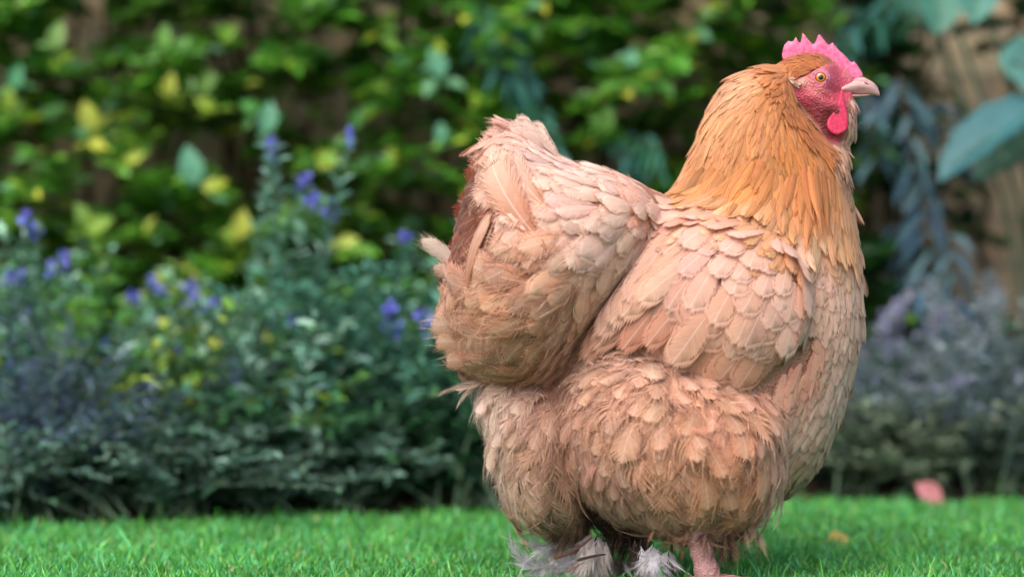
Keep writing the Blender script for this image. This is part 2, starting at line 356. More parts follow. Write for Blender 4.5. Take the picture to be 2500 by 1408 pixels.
# ---- stemmed border plants
def border(name, cat, label, group, cx, Y, nst, H0, spread, leaf, wr, kind, cols, wts, seed, per=.012, mat=None, stemmat=None, flowers=(), fcol=None, lean=0, spikes=0, scol=None, bare=.12, tipup=.6):
    r = np.random.default_rng(seed); rr = random.Random(seed)
    bx = at(cx, 0, Y).x
    root = empty(name, (bx, Y, .02), label, cat, group)
    AL, AS = Acc(), Acc(); P, Dd, U, Ls = [], [], [], []
    tips = []
    fl = [np.array(at(px, py, Y-.10+rr.uniform(-.06, .02))) for px, py in flowers]
    AF = Acc()
    for i in range(nst+len(fl)):
        b = np.array([bx+rr.gauss(0, spread*.22), Y+rr.gauss(0, .05), .01])
        if i < len(fl): e = fl[i].copy()
        else:
            h = H0*rr.uniform(.45, 1.0); e = np.array([bx+rr.gauss(lean, spread), Y+rr.gauss(-.03, .09), max(.05, h)])
            e[2] *= 1-.25*min(1, abs(e[0]-bx)/(spread*2))
        m = b*.5+e*.5+np.array([-(e[0]-b[0])*.18, 0, .06*rr.random()])
        ts = np.linspace(0, 1, 12); pts = [(1-t)**2*b+2*t*(1-t)*m+t*t*e for t in ts]
        ln = np.linalg.norm(e-b)
        V, F = tube(pts, np.linspace(.0024, .0009, 12), 5); AS.add(V, F)
        n = max(4, int(ln*(1-bare)/per))
        for k in range(n):
            t = bare+(1-bare)*(k+rr.random()*.5)/n; p = (1-t)**2*b+2*t*(1-t)*m+t*t*e; tg = norm(2*(1-t)*(m-b)+2*t*(e-m))
            a = rr.uniform(0, 2*math.pi)
            for sd in (0, math.pi):
                q = tg*tipup+np.array([math.cos(a+sd), math.sin(a+sd), rr.gauss(0, .2)])*.8
                P.append(p); Dd.append(q); U.append([rr.gauss(0, .3), rr.gauss(-.2, .3), 1]); Ls.append(leaf*rr.uniform(.55, 1.15)*(1.1-.45*t))
        tips.append((e, norm(e-m)))
        if spikes and i >= len(fl) and rr.random() < spikes:
            for k in range(46):
                t = rr.random(); q = e+norm(e-m)*(t*.07-.02)+np.array([rr.gauss(0, .005), rr.gauss(0, .005), rr.gauss(0, .003)])
                leaves(AF, 'round', [q], [[rr.gauss(0, 1), rr.gauss(0, 1), rr.uniform(.2, 1)]], [[rr.gauss(0, .5), -1, .6]], [.009*rr.uniform(.6, 1.2)], [.7], palette(r, 1, scol, [1]*len(scol)))
    n = len(P)
    leaves(AL, kind, P, Dd, U, Ls, r.uniform(wr*.8, wr*1.2, n), palette(r, n, cols, wts))
    AS.build("stem", stemmat or M_GST, root); AL.build("foliage", mat or M_SOFT, root)
    if spikes: AF.build("flower_spikes", M_PET, root)
    for i in range(len(fl)):
        F_ = Acc(); e, tg = tips[i]
        sz = rr.uniform(.35, .75)
        for k in range(13):
            q = e+np.array([rr.gauss(0, .008), rr.gauss(0, .008), rr.gauss(0, .009)])*sz
            leaves(F_, 'round', [q], [[rr.gauss(0, 1), rr.gauss(0, 1), rr.gauss(.3, .8)]], [[rr.gauss(0, .5), -1, .4]], [.010*rr.uniform(.6, 1.2)], [.8], palette(r, 1, [(102,108,204),(126,130,218),(88,88,182),(156,156,224)], [3,3,2,1]))
        F_.build("flower_cluster", M_PET, root)
GG = [(112,158,136),(136,184,162),(158,202,182),(116,166,122),(96,136,108),(178,212,194)]; GW = [2,3,2,2,2,1]
border("variegated_shrub", "shrub", "yellow green leaved shrub among the blue flowered shrubs nearest the hen", "yellow green shrubs in the bed", 670, .84, 14, .27, .06, .036, .55, 'ovate', [(120,160,62),(166,180,74),(84,136,62)], [3,2,2], 231, per=.016)
border("variegated_shrub", "shrub", "yellow green leaved shrub between the two left groups of blue flowers", "yellow green shrubs in the bed", 430, .84, 18, .34, .07, .038, .55, 'ovate', [(112,156,62),(160,178,74),(80,132,58)], [3,2,2], 232, per=.016)
border("variegated_shrub", "shrub", "bright green leaved shrub low behind the leftmost blue flowers", "yellow green shrubs in the bed", 180, .88, 18, .38, .08, .040, .55, 'ovate', [(110,166,66),(150,190,80),(80,140,60)], [3,2,2], 233, per=.016)
for px_, Y_, sd_, lb_ in ((450, .64, 241, "low pale blue green plant at the lawn edge, left of the centre of the bed"), (640, .69, 242, "low pale green plant at the lawn edge below the tallest blue flowered shrub"), (860, .73, 243, "low blue green plant at the lawn edge left of the hen's fluffy rear"), (60, .60, 244, "low blue green plant at the lawn edge in the far left corner")):
    border("edging_plant", "plant", lb_, "low edging plants along the lawn", px_, Y_, 46, .13, .10, .028, .42, 'ovate', [(84,118,104),(112,148,130),(66,98,80)], [2,2,1], sd_, per=.010)
GRP = "blue flowering shrubs along the bed"
border("flowering_shrub", "shrub", "blue flowered grey green shrub at the far left edge of the bed", GRP, 60, .88, 34, .38, .15, .038, .36, 'narrow', GG, GW, 201, flowers=[(65,530),(75,565),(145,635),(25,680),(35,735),(50,765),(20,900)])
border("flowering_shrub", "shrub", "blue flowered shrub second from the left, behind the slate blue bush", GRP, 330, .95, 40, .33, .15, .038, .36, 'narrow', GG, GW, 202, flowers=[(375,700),(465,705),(470,738),(325,730),(250,840),(450,840),(110,935)])
border("flowering_shrub", "shrub", "tallest blue flowered shrub, with a diagonal line of blooms up to the bare wall patch", GRP, 640, .86, 60, .30, .17, .038, .36, 'narrow', GG, GW, 203, flowers=[(665,360),(662,402),(740,445),(762,485),(805,525),(715,780),(570,890),(580,918),(550,1100),(445,1165),(520,750),(860,340),(375,945)])
border("flowering_shrub", "shrub", "dense sage green shrub with few blue blooms just behind the hen's tail", GRP, 960, .86, 90, .36, .17, .038, .38, 'narrow', [(100,158,134),(84,142,120),(104,160,138),(70,120,80)], [2,3,2,2], 204, flowers=[(990,580),(955,750),(965,795),(1040,785)])
border("flowering_shrub", "shrub", "sage green shrub directly behind the hen's body", GRP, 1350, 1.0, 60, .42, .18, .038, .36, 'narrow', GG, GW, 205)
BG_ = [(78,98,120),(104,126,148),(130,152,174),(62,80,92),(88,124,130)]
border("grey_bush", "bush", "slate blue lavender like bush in the left corner above the lawn", "grey leaved bushes at the lawn edge", 110, .68, 70, .27, .13, .030, .20, 'narrow', BG_, [3,3,2,2,2], 211, per=.009)
border("grey_bush", "bush", "grey blue bush in front of the hen's breast", "grey leaved bushes at the lawn edge", 2110, 1.08, 80, .25, .13, .026, .22, 'narrow', [(96,120,126),(120,144,152),(84,116,104),(140,158,166)], [3,3,2,1], 212, per=.011, spikes=.5, scol=[(130,132,160),(150,152,172)])
border("grey_bush", "bush", "pale lilac grey bush with dried flower spikes in the right corner", "grey leaved bushes at the lawn edge", 2430, 1.0, 110, .28, .13, .026, .22, 'narrow', [(110,130,138),(134,152,164),(94,112,110),(152,166,178)], [3,3,2,2], 213, per=.011, spikes=.35, scol=[(134,146,152),(158,172,178),(116,130,136)])
border("low_sage", "plant", "low pale green herb at the lawn edge near the pink petal", None, 2250, .96, 60, .16, .09, .024, .45, 'ovate', [(112,128,104),(136,150,124),(92,112,90)], [2,2,1], 214, per=.010)
border("leafy_plant", "plant", "low green leafy plant at the lawn edge below the blue flowers", None, 780, .76, 50, .18, .16, .040, .42, 'ovate', [(44,86,58),(60,112,70),(84,140,86)], [3,3,1], 215)
border("leafy_plant", "plant", "low plant with shade put into its dark leaf colours, at the left corner of the lawn", None, 300, .66, 70, .14, .17, .032, .35, 'ovate', [(50,72,66),(68,96,82),(90,126,104)], [3,3,1], 216)  # leaf colours darkened to stand for shade low in the corner
border("leafy_plant", "plant", "dark green foliage at the lawn edge behind the hen's legs", None, 1150, .78, 70, .20, .16, .036, .40, 'ovate', [(32,70,48),(48,96,60),(66,120,80)], [3,3,1], 217)
border("leafy_plant", "plant", "dark green plant below the bare bricks at the right", None, 2330, 1.4, 36, .26, .14, .04, .40, 'ovate', [(30,64,36),(44,92,48),(80,136,60)], [3,3,1], 218)

# ---- long leaved shrub (hanging slate blue leaves)
def long_leaved(sprays, label, seed, base_px, Y, cols):
    r = np.random.default_rng(seed); rr = random.Random(seed)
    bx = at(base_px, 0, Y).x; root = empty("willow_leaved_shrub", (bx, 1.5, 0), label, "shrub")
    AL, AS = Acc(), Acc(); P, Dd, U, Ls = [], [], [], []
    for (a, b, n, L) in sprays:
        y0 = Y+rr.uniform(-.05, .05); p = np.array(at(*a, y0)); q = np.array(at(*b, y0-.05)); m = (p+q)/2+np.array([0, -.03, .03])
        base = np.array([bx+rr.uniform(-.05, .05), 1.5, 0]); up = np.array([p[0]*.8+base[0]*.2, 1.5, p[2]*.8])
        V, F = tube([base, base*.5+up*.5+np.array([.02, 0, .05]), up, p*.8+up*.2+np.array([0, 0, .02]), p], [.008, .007, .005, .003, .0025], 5); AS.add(V, F)
        ts = np.linspace(0, 1, 10); V, F = tube([(1-t)**2*p+2*t*(1-t)*m+t*t*q for t in ts], np.linspace(.0025, .001, 10), 5); AS.add(V, F)
        for k in range(n):
            t = (k+.5)/n; c = (1-t)**2*p+2*t*(1-t)*m+t*t*q; tg = norm(2*(1-t)*(m-p)+2*t*(q-m))
            for sd in (-1, 1):
                sv = np.array([sd*rr.uniform(.5, 1.1), rr.uniform(-.7, .3), rr.uniform(-.5, .1)])
                P.append(c); Dd.append(tg*.9+sv*.8); U.append([rr.gauss(0, .3), -.9, .8]); Ls.append(L*rr.uniform(.7, 1.15))
    n = len(P); leaves(AL, 'narrow', P, Dd, U, Ls, r.uniform(.19, .27, n), palette(r, n, cols, [3, 3, 2]))
    AS.build("stem", M_STEM, root); AL.build("foliage", M_SOFT, root)
SB = [(64,94,108),(84,116,130),(106,138,150)]
long_leaved([((2190,180),(2230,430),5,.072),((2230,400),(2270,640),6,.072),((2110,220),(2140,420),4,.06),((2310,560),(2330,760),4,.06),((2180,540),(2220,760),5,.06),((2230,660),(2290,830),4,.06),((2260,250),(2330,400),3,.06)],
    "slate blue narrow leaved shrub hanging in front of the hen's face", 301, 2230, 1.28, SB)
TB = [(64,120,110),(86,146,136),(70,130,100)]
long_leaved([((2150,0),(2110,110),7,.05),((2220,-40),(2140,60),7,.05),((2080,20),(2060,150),6,.045),((2300,-30),(2200,40),7,.05)], "teal narrow leaved spray above the hen's comb at the top of the picture", 302, 2130, 1.3, TB)
long_leaved([((1220,40),(1250,200),7,.055),((1190,20),(1160,130),6,.045),((1270,170),(1290,300),6,.05),((1300,270),(1350,380),6,.045),((1560,340),(1600,420),5,.045),((1480,360),(1540,420),5,.04)], "teal narrow leaved shrub above the hen's tail", 303, 1260, 1.27, TB)

# ---- large leaved plant
def big_leaf():
    root = empty("large_leaved_plant", (at(2620, 0, 1.15).x, 1.2, 0), "plant with very large rounded blue green leaves reaching in from the right edge", "plant")
    AS = Acc(); base = np.array([at(2620, 0, 1.15).x, 1.25, 0.])
    def one_leaf(a, b, wr, Y, c, up):
        p = np.array(at(*a, Y+.04)); q = np.array(at(*b, Y-.02)); d = q-p; L = np.linalg.norm(d); d /= L
        s = np.linspace(0, 1, 22); cs = np.linspace(-1, 1, 13); w_ = np.interp(s, [0, .04, .15, .4, .7, .9, 1], [.02, .3, .72, 1, .9, .5, .03])*wr*L*.5
        U = np.array(up, float); S_ = norm(np.cross(U, d)); U = np.cross(d, S_); V = []
        for i in range(22):
            for k in cs:
                ve = .03*abs(math.sin((s[i]*9-abs(k)*2.5)*math.pi))*abs(k)
                V.append(p+d*L*s[i]+S_*w_[i]*k*(1+.04*math.sin(s[i]*25+k*3))+U*L*(.10*abs(k)**1.3*w_[i]/(wr*L*.5+1e-6)-.22*(s[i]-.3)**2-ve*.3))
        F = [(i*13+j, i*13+j+1, (i+1)*13+j+1, (i+1)*13+j) for i in range(21) for j in range(12)]
        npmesh("leaf", np.array(V), np.array(F), M_BIG, root, {"col": np.tile(np.array([*lin(*c), 1]), (len(V), 1))})
        v, f = tube([base, base*.5+p*.5+np.array([.03, .03, .05]), p+(base-p)*.08, p, p+d*L*.9-U*L*.02], [.005, .004, .0028, .0025, .001], 6); AS.add(v, f)
    one_leaf((2560,240),(2288,412),.40, 1.05, (64,118,122), (-.35,-.7,.75))
    one_leaf((2560,330),(2380,420),.6, 1.2, (40,80,66), (-.1,-.5,1))
    one_leaf((2560,190),(2452,140),.95, 1.1, (104,160,148), (0,-1,.4))
    one_leaf((2300,-70),(2290,72),.62, 1.1, (70,130,110), (0,-1,.3))
    one_leaf((2400,-70),(2378,46),.6, 1.1, (80,140,124), (0,-1,.4))
    one_leaf((2230,-70),(2240,30),.7, 1.15, (62,110,96), (0,-1,.4))
    AS.build("stem", M_GST, root)
M_BIG = leaf_mat("large_blue_green_leaf", .5, .2, .4)
big_leaf()
border("low_sage", "plant", "low grey green herb at the lawn edge just beneath the hen's breast", None, 2060, .98, 50, .12, .08, .024, .45, 'ovate', [(84,104,84),(104,124,96),(70,92,70)], [2,2,1], 219, per=.010)
border("low_sage", "plant", "low dull green herb at the lawn edge in the right corner", None, 2460, 1.0, 50, .11, .09, .024, .45, 'ovate', [(84,108,90),(104,124,104),(70,92,76)], [2,2,1], 220, per=.010)
# ---- dry bare twigs at the lawn edge
def twigs(px, Y, seed, label):
    rr = random.Random(seed); x = at(px, 0, Y).x; root = empty("bare_twig", (x, Y, .01), label, "twig"); A = Acc()
    for i in range(4):
        p = np.array([x+rr.gauss(0, .006), Y, .01]); q = p+np.array([rr.gauss(.0, .035), rr.gauss(0, .02), rr.uniform(.08, .17)])
        V, F = tube([p, (p+q)/2+np.array([rr.gauss(0, .006), 0, 0]), q], [.003, .0022, .001], 5); A.add(V, F)
    A.build("branches", noise_mat("dry_twig", lin(120, 104, 104), lin(160, 148, 146), 50), root)
twigs(2075, .98, 5, "bare pale forked twigs rising from the bed beneath the hen's breast")

# ---- fallen petal and leaf on the lawn
def fallen(name, label, cat, px, py, size, wr, c, stand, kind='ovate', curl=1.0, Y=None):
    Y = Y or ground_Y(py); p = np.array(at(px, py, Y)); r = np.random.default_rng(int(px))
    V0, F = LT[kind]; L = size
    s = V0[:, 0]; w_ = V0[:, 1]*wr
    d = norm(np.array([math.cos(stand[0]), stand[2], math.sin(stand[0])])); U = norm(np.array([0, -1, stand[1]])); S_ = norm(np.cross(U, d)); U = np.cross(d, S_)
    th = []
    for off in (0, -.0006):
        th.append(p+(s*L)[:, None]*d+(w_*L)[:, None]*S_+(V0[:, 2]*L*curl+off)[:, None]*U)
    V = np.concatenate(th); n = len(V0); F = np.concatenate([F, F[:, ::-1]+n])
    o = npmesh(name, V, F, M_PET, None, {"col": np.tile(np.array([*lin(*c), 1]), (len(V), 1))}); tag(o, label, cat); return o
fallen("fallen_petal", "curled pink petal lying on the far edge of the lawn", "petal", 2236, 1180, .046, .62, (244, 168, 172), (-.62, .4, -.2), Y=.80)
o = fallen("fallen_leaf", "small yellow fallen leaf caught in the grass near the hen's feet", "leaf", 2018, 1332, .028, .95, (230, 212, 130), (.35, .3, -.1))
# ================================================================== THE HEN
# Solid shapes are kept as half-thickness fields H(x,z) over the hen's own mid plane y=0 and turned into closed geometry.
GX0, GX1, GZ0, GZ1, CE = -.14, .41, -.005, .585, .0025
gx = np.arange(GX0, GX1, CE); gz = np.arange(GZ0, GZ1, CE)
NX, NZ = len(gx), len(gz)
XX, ZZ = np.meshgrid(gx, gz, indexing='ij')
def inpoly(poly, X, Z):
    c = np.zeros(X.shape, bool); n = len(poly)
    for i in range(n):
        x1, z1 = poly[i]; x2, z2 = poly[(i+1) % n]
        if z1 == z2: continue
        cond = ((z1 > Z) != (z2 > Z)) & (X < (x2-x1)*(Z-z1)/(z2-z1)+x1)
        c ^= cond
    return c
def smooth_closed(p, it=2):
    p = np.asarray(p, float)
    for _ in range(it):
        q = np.roll(p, -1, 0)
        p = np.stack([.75*p+.25*q, .25*p+.75*q], 1).reshape(-1, 2)
    return p
def inflate(poly, Y, hmax, power=.5, sm=2, dx=0, dz=0, it=500):
    """half-thickness of a cushion over the outline; hmax metres at its thickest"""
    P = smooth_closed(ata(poly, Y), sm)
    m = inpoly(P, XX, ZZ)
    u = np.zeros_like(XX)
    # SOR, red/black
    w_ = 1.93
    ii, jj = np.meshgrid(np.arange(NX), np.arange(NZ), indexing='ij')
    par = [((ii+jj) % 2 == k) & m for k in (0, 1)]
    for _ in range(it):
        for k in (0, 1):
            nb = np.zeros_like(u)
            nb[1:-1, 1:-1] = (u[2:, 1:-1]+u[:-2, 1:-1]+u[1:-1, 2:]+u[1:-1, :-2]+1)*.25
            u = np.where(par[k], u+w_*(nb-u), u)
    u = np.clip(u/u.max(), 0, 1)
    return u**power*hmax, m
def samp(H, x, z):
    fx = np.clip((x-GX0)/CE, 0, NX-1.001); fz = np.clip((z-GZ0)/CE, 0, NZ-1.001)
    i = fx.astype(int); j = fz.astype(int); a = fx-i; b = fz-j
    return H[i, j]*(1-a)*(1-b)+H[i+1, j]*a*(1-b)+H[i, j+1]*(1-a)*b+H[i+1, j+1]*a*b
def blur(H, n=1):
    for _ in range(n):
        P = np.pad(H, 1, mode='edge')
        H = (P[1:-1, 1:-1]*4+P[2:, 1:-1]+P[:-2, 1:-1]+P[1:-1, 2:]+P[1:-1, :-2])/8
    return H
def smax(a, b, k=.01):
    h = np.clip(.5+.5*(a-b)/k, 0, 1)
    return b*(1-h)+a*h+k*h*(1-h)

POLY = {}
POLY['torso'] = [(1660,480),(1720,400),(1850,380),(1990,400),(2078,470),(2098,560),(2104,640),(2112,720),(2113,800),(2098,870),(2080,950),(2060,1020),(2026,1090),(2006,1145),(1965,1185),(1900,1215),(1800,1250),(1600,1290),(1480,1310),(1400,1240),(1330,1130),(1290,1000),(1290,850),(1300,700),(1340,560),(1420,450),(1500,420),(1580,460)]
POLY['neck'] = [(1628,478),(1660,425),(1698,345),(1722,275),(1762,205),(1800,176),(1850,161),(1905,155),(1935,165),(1942,215),(1955,262),(1995,310),(2030,345),(2072,355),(2070,420),(2078,475),(2092,540),(2100,640),(2080,700),(1980,690),(1860,640),(1740,570)]
POLY['head'] = [(1890,165),(1925,140),(1965,127),(2015,133),(2060,160),(2090,186),(2100,215),(2087,238),(2088,262),(2092,300),(2086,345),(2050,372),(1990,360),(1950,320),(1915,260),(1885,215)]
POLY['saddle'] = [(1178,345),(1225,318),(1270,312),(1310,345),(1352,382),(1410,408),(1480,416),(1545,434),(1600,466),(1640,500),(1625,575),(1565,670),(1485,765),(1405,850),(1405,880),(1370,940),(1260,950),(1170,925),(1130,890),(1100,830),(1085,770),(1095,700),(1090,640),(1110,590),(1125,520),(1150,450),(1170,400)]
POLY['wing'] = [(1600,540),(1680,500),(1800,520),(1920,560),(1990,640),(2010,740),(1985,830),(1900,895),(1800,895),(1700,850),(1620,800),(1480,835),(1440,800),(1500,700),(1560,620)]
POLY['thigh'] = [(1420,850),(1520,825),(1640,835),(1760,865),(1880,900),(1945,960),(1955,1040),(1935,1130),(1915,1215),(1885,1275),(1840,1310),(1740,1325),(1640,1320),(1540,1290),(1440,1240),(1380,1160),(1355,1060),(1365,950)]
POLY['rear'] = [(1165,900),(1300,900),(1420,930),(1440,1050),(1430,1180),(1420,1290),(1340,1300),(1270,1265),(1222,1205),(1205,1120),(1190,1050),(1172,980)]
H = {}; M = {}
H['torso'], M['torso'] = inflate(POLY['torso'], 0, .118, .5)
H['neck'], M['neck'] = inflate(POLY['neck'], -.0, .076, .5)
H['head'], M['head'] = inflate(POLY['head'], 0, .031, .42, 1)
pxh = 1250+XX/PX; tp_ = np.clip((pxh-1998)/62, 0, 1)*np.clip((262-(704-(ZZ-CAMZ)/PX))/30, 0, 1); H['head'] = H['head']*(1-.56*tp_*tp_*(3-2*tp_))
H['saddle'], M['saddle'] = inflate(POLY['saddle'], -.0, .143, .42)
H['rear'], M['rear'] = inflate(POLY['rear'], 0, .085, .5)
uw, M['wing'] = inflate(POLY['wing'], -.12, 1, .35)
ut, M['thigh'] = inflate(POLY['thigh'], -.10, 1, .5)
PXX = 1250+XX/PX*1.05
WL = np.clip((PXX-1480)/260, 0, 1); WL = WL*WL*(3-2*WL)
H['torso'] = H['torso']*(.80+.20*WL)
T0 = smax(smax(H['torso'], H['neck'], .02), H['rear'], .01)
T0 = np.minimum(T0, 1.35*np.maximum(np.maximum(H['torso'], H['neck']), H['rear']))
H['wing'] = np.where(M['wing'], np.maximum(blur(T0, 6), .06)*(.90+.06*WL)+(.012+.014*WL)*uw, 0)
H['thigh'] = np.where(M['thigh'], .035+ut*.112, 0)
TOP = T0.copy()
for k in ('head', 'saddle', 'wing', 'thigh'): TOP = np.maximum(TOP, H[k])
H['top'] = TOP
for k in H: H[k] = blur(H[k], 2)
GR = {k: np.gradient(h, CE) for k, h in H.items()}
def surf(k, x, z, side=-1):
    """point and outward normal of layer k on the near side"""
    h = samp(H[k], x, z); gx_ = samp(GR[k][0], x, z); gz_ = samp(GR[k][1], x, z)
    lim = 3.5
    g = np.hypot(gx_, gz_); s_ = np.minimum(1, lim/np.maximum(g, 1e-6)); 
    n = norm(np.stack([-gx_*s_, -np.ones_like(h), -gz_*s_], -1))
    return np.stack([x, -h, z], -1), n

# ---- body mesh: near and far sheets share their rim
FACE = [(1938,196),(1975,178),(2003,165),(2035,152),(2060,156),(2098,190),(2100,215),(2090,236),(2072,244),(2068,290),(2066,335),(2050,352),(2022,350),(2006,325),(1992,296),(1965,262),(1936,232),(1928,208)]
FACEL = smooth_closed(ata(FACE, -.03), 2)
def build_body():
    K = 2; ce = CE/K
    x = np.arange(GX0, GX1-CE, ce); z = np.arange(GZ0, GZ1-CE, ce)
    X, Z = np.meshgrid(x, z, indexing='ij')
    h0 = samp(H['top'], X, Z)
    hb = h0.copy()
    # keep the body a few mm inside the plumage except on the bare face
    f = inpoly(FACEL, X, Z); ff = f.astype(float)
    for _ in range(6): ff = blur(ff)
    inset = np.where(ff > .02, 0, .004)
    pxx, pyy = 1250+X/PX, 704-(Z-CAMZ)/PX
    thr = ((pxx > 1990) & (pyy < 520)).astype(float)
    for _ in range(6): thr = blur(thr)
    hb = hb-(.008-.006*thr)*(1-ff)
    # facial relief
    def pxb(px, py, sx, sy, a, rot=0):
        c = at(px, py, -.03); dx = X-c.x; dz = Z-c.z; r = math.radians(rot)
        u = dx*math.cos(r)+dz*math.sin(r); v = -dx*math.sin(r)+dz*math.cos(r)
        return a*np.exp(-(u/(sx*PX))**2-(v/(sy*PX))**2)
    rel = pxb(2004, 190, 26, 22, .0035)-pxb(2004, 190, 13, 12, .0045)+pxb(2018, 190, 16, 18, .002)      # swelling and socket round the eye
    rel += pxb(1985, 235, 34, 18, .003, -20)+pxb(2040, 205, 22, 10, .002, -35)+pxb(1955, 203, 15, 12, .003)
    rel += pxb(2020, 262, 22, 14, .002)-pxb(2018, 238, 30, 6, .0025, -25)-pxb(2030, 300, 18, 30, .003)
    rel -= pxb(1975, 205, 5, 16, .0018, 20)
    q = np.sin(X*1900+3*np.sin(Z*900))*np.sin(Z*1700+2*np.sin(X*1100))
    rel += q*.00035*ff
    hb = hb+rel*ff
    m = hb > .0015
    # drop cells outside: vertices used
    cell = m[:-1, :-1] & m[1:, :-1] & m[:-1, 1:] & m[1:, 1:]
    used = np.zeros_like(m)
    used[:-1, :-1] |= cell; used[1:, :-1] |= cell; used[:-1, 1:] |= cell; used[1:, 1:] |= cell
    full = np.zeros_like(m)                       # interior vertices: all four cells present
    cc = np.pad(cell, 1)
    full = cc[:-1, :-1] & cc[1:, :-1] & cc[:-1, 1:] & cc[1:, 1:]
    rim = used & ~full
    hb = np.where(rim, 0, hb)
    id1 = -np.ones(X.shape, int); id1[used] = np.arange(used.sum())
    n1 = used.sum(); far = used & ~rim
    id2 = id1.copy(); id2[far] = n1+np.arange(far.sum())
    V = np.concatenate([np.stack([X[used], -hb[used], Z[used]], 1), np.stack([X[far], hb[far], Z[far]], 1)])
    ci, cj = np.nonzero(cell)
    def q4(idm, fl):
        a = np.stack([idm[ci, cj], idm[ci+1, cj], idm[ci+1, cj+1], idm[ci, cj+1]], 1)
        return a[:, ::-1] if fl else a
    F = np.concatenate([q4(id1, False), q4(id2, True)])
    # relax the stair-stepped rim
    E = np.concatenate([F[:, [0, 1]], F[:, [1, 2]], F[:, [2, 3]], F[:, [3, 0]]])
    facew = ff[used]; facew = np.concatenate([facew, ff[far]])
    for it in range(8):
        acc = np.zeros_like(V); cnt = np.zeros(len(V))
        np.add.at(acc, E[:, 0], V[E[:, 1]]); np.add.at(cnt, E[:, 0], 1)
        np.add.at(acc, E[:, 1], V[E[:, 0]]); np.add.at(cnt, E[:, 1], 1)
        d = acc/cnt[:, None]-V
        V = V+d*(.5*(1-.85*facew))[:, None]
    px = 1250+V[:, 0]/PX; py = 704-(V[:, 2]-CAMZ)/PX
    sk = np.array(lin(176, 128, 106)); dk = np.array(lin(60, 42, 30))
    col = np.tile(sk, (len(V), 1))
    # underside between the legs darkened: its shade is put into the colour
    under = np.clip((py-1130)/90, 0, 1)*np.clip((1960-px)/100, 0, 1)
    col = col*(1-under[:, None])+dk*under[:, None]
    # bare face
    red = np.array(lin(206, 80, 102)); pale = np.array(lin(226, 146, 154)); crim = np.array(lin(120, 52, 50)); tan = np.array(lin(196, 160, 138))
    def g(cx, cy, sx, sy): return np.exp(-((px-cx)/sx)**2-((py-cy)/sy)**2)[:, None]
    fc = np.tile(red, (len(V), 1))
    fc = fc*(1-.55*g(2075, 180, 25, 18))+pale*.55*g(2075, 180, 25, 18)
    e = g(2004, 190, 24, 22)*.45; fc = fc*(1-e)+np.array(lin(205, 130, 150))*e
    e = np.clip(g(2015, 310, 40, 50)*1.2+g(1975, 265, 22, 20)*.5, 0, .95); fc = fc*(1-e)+crim*e
    e = g(1952, 205, 20, 13)*.85; fc = fc*(1-e)+tan*e
    e = g(1985, 228, 26, 16)*.3; fc = fc*(1-e)+tan*e
    hsh = np.modf(np.abs(np.sin(V[:, 0]*12989.8+V[:, 2]*78233.1)*43758.5))[0][:, None]
    fc = fc*(.88+.24*hsh)
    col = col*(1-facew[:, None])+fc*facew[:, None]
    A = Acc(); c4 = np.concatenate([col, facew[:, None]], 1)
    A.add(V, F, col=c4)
    # legs grow out of the belly
    lc = np.array([*lin(188, 140, 138), .6])
    def leg(xk, y, zk, xf, yf, foot=True):
        k = lambda t: np.array([xk+(xf-xk)*t, y+(yf-y)*t, zk*(1-t)+.012*t])
        ts = np.linspace(0, 1, 22)
        P = np.array([k(t) for t in ts]); r = np.interp(ts, [0, .3, .55, .8, .93, 1], [.03, .019, .0125, .011, .013, .011])
        r = r*(1+.05*np.sin(ts*90))
        v, f = tube(P, r, 14); A.add(v, f, col=lc)
        for a, L in ((-34, .052), (2, .058), (36, .05), (160, .03)):
            a = math.radians(a); d = np.array([math.cos(a), math.sin(a), 0]); s_ = np.linspace(0, 1, 14)
            zz = .009+.003*np.sin(s_*math.pi)-.005*s_
            P = np.stack([xf+d[0]*L*s_, yf+d[1]*L*s_, zz], 1)
            r = .0085*(1-.35*s_)*(1+.10*np.sin(s_*22)); r[-1] = .003
            v, f = tube(P, r, 10); A.add(v, f, col=lc)
            C = np.stack([P[-1]+d*.011*q+np.array([0, 0, -.0045*q*q]) for q in np.linspace(0, 1, 5)])
            v, f = tube(C, np.linspace(.0032, .0006, 5), 8); A.add(v, f, col=np.array([*lin(200, 180, 165), .6]))
    leg(.165, -.075, .10, .185, -.092)
    leg(.075, .06, .10, .062, .062)
    m, t, ns, ls, P = newmat("hen_skin")
    a = N(ns, "Attribute", attribute_name="col")
    geo = N(ns, "TexCoord"); v = N(ns, "TexVoronoi"); v.inputs["Scale"].default_value = 520
    ls.new(geo.outputs["Object"], v.inputs["Vector"])
    nz = N(ns, "TexNoise"); nz.inputs["Scale"].default_value = 260; nz.inputs["Detail"].default_value = 4; ls.new(geo.outputs["Object"], nz.inputs["Vector"])
    sc = math_n(ns, ls, 'MULTIPLY_ADD', nz.outputs[0], .7, .65)
    vm = N(ns, "VectorMath", operation='SCALE'); ls.new(a.outputs["Color"], vm.inputs[0]); ls.new(sc, vm.inputs["Scale"])
    ls.new(vm.outputs[0], P.inputs["Base Color"])
    hgt = math_n(ns, ls, 'ADD', v.outputs["Distance"], nz.outputs[0])
    bm = N(ns, "Bump"); bm.inputs["Strength"].default_value = .8; bm.inputs["Distance"].default_value = .0014
    ls.new(hgt, bm.inputs["Height"]); ls.new(bm.outputs[0], P.inputs["Normal"])
    P.inputs["Roughness"].default_value = .48; P.inputs["Specular IOR Level"].default_value = .4
    P.inputs["Subsurface Weight"].default_value = .25; P.inputs["Subsurface Scale"].default_value = .003; P.inputs["Subsurface Radius"].default_value = (1, .35, .25)
    return A.build("body", m, HEN)

HEN = empty("hen", (.15, 0, 0), "large buff orange hen with a pink comb standing in profile on the lawn", "hen")
BODY = build_body()

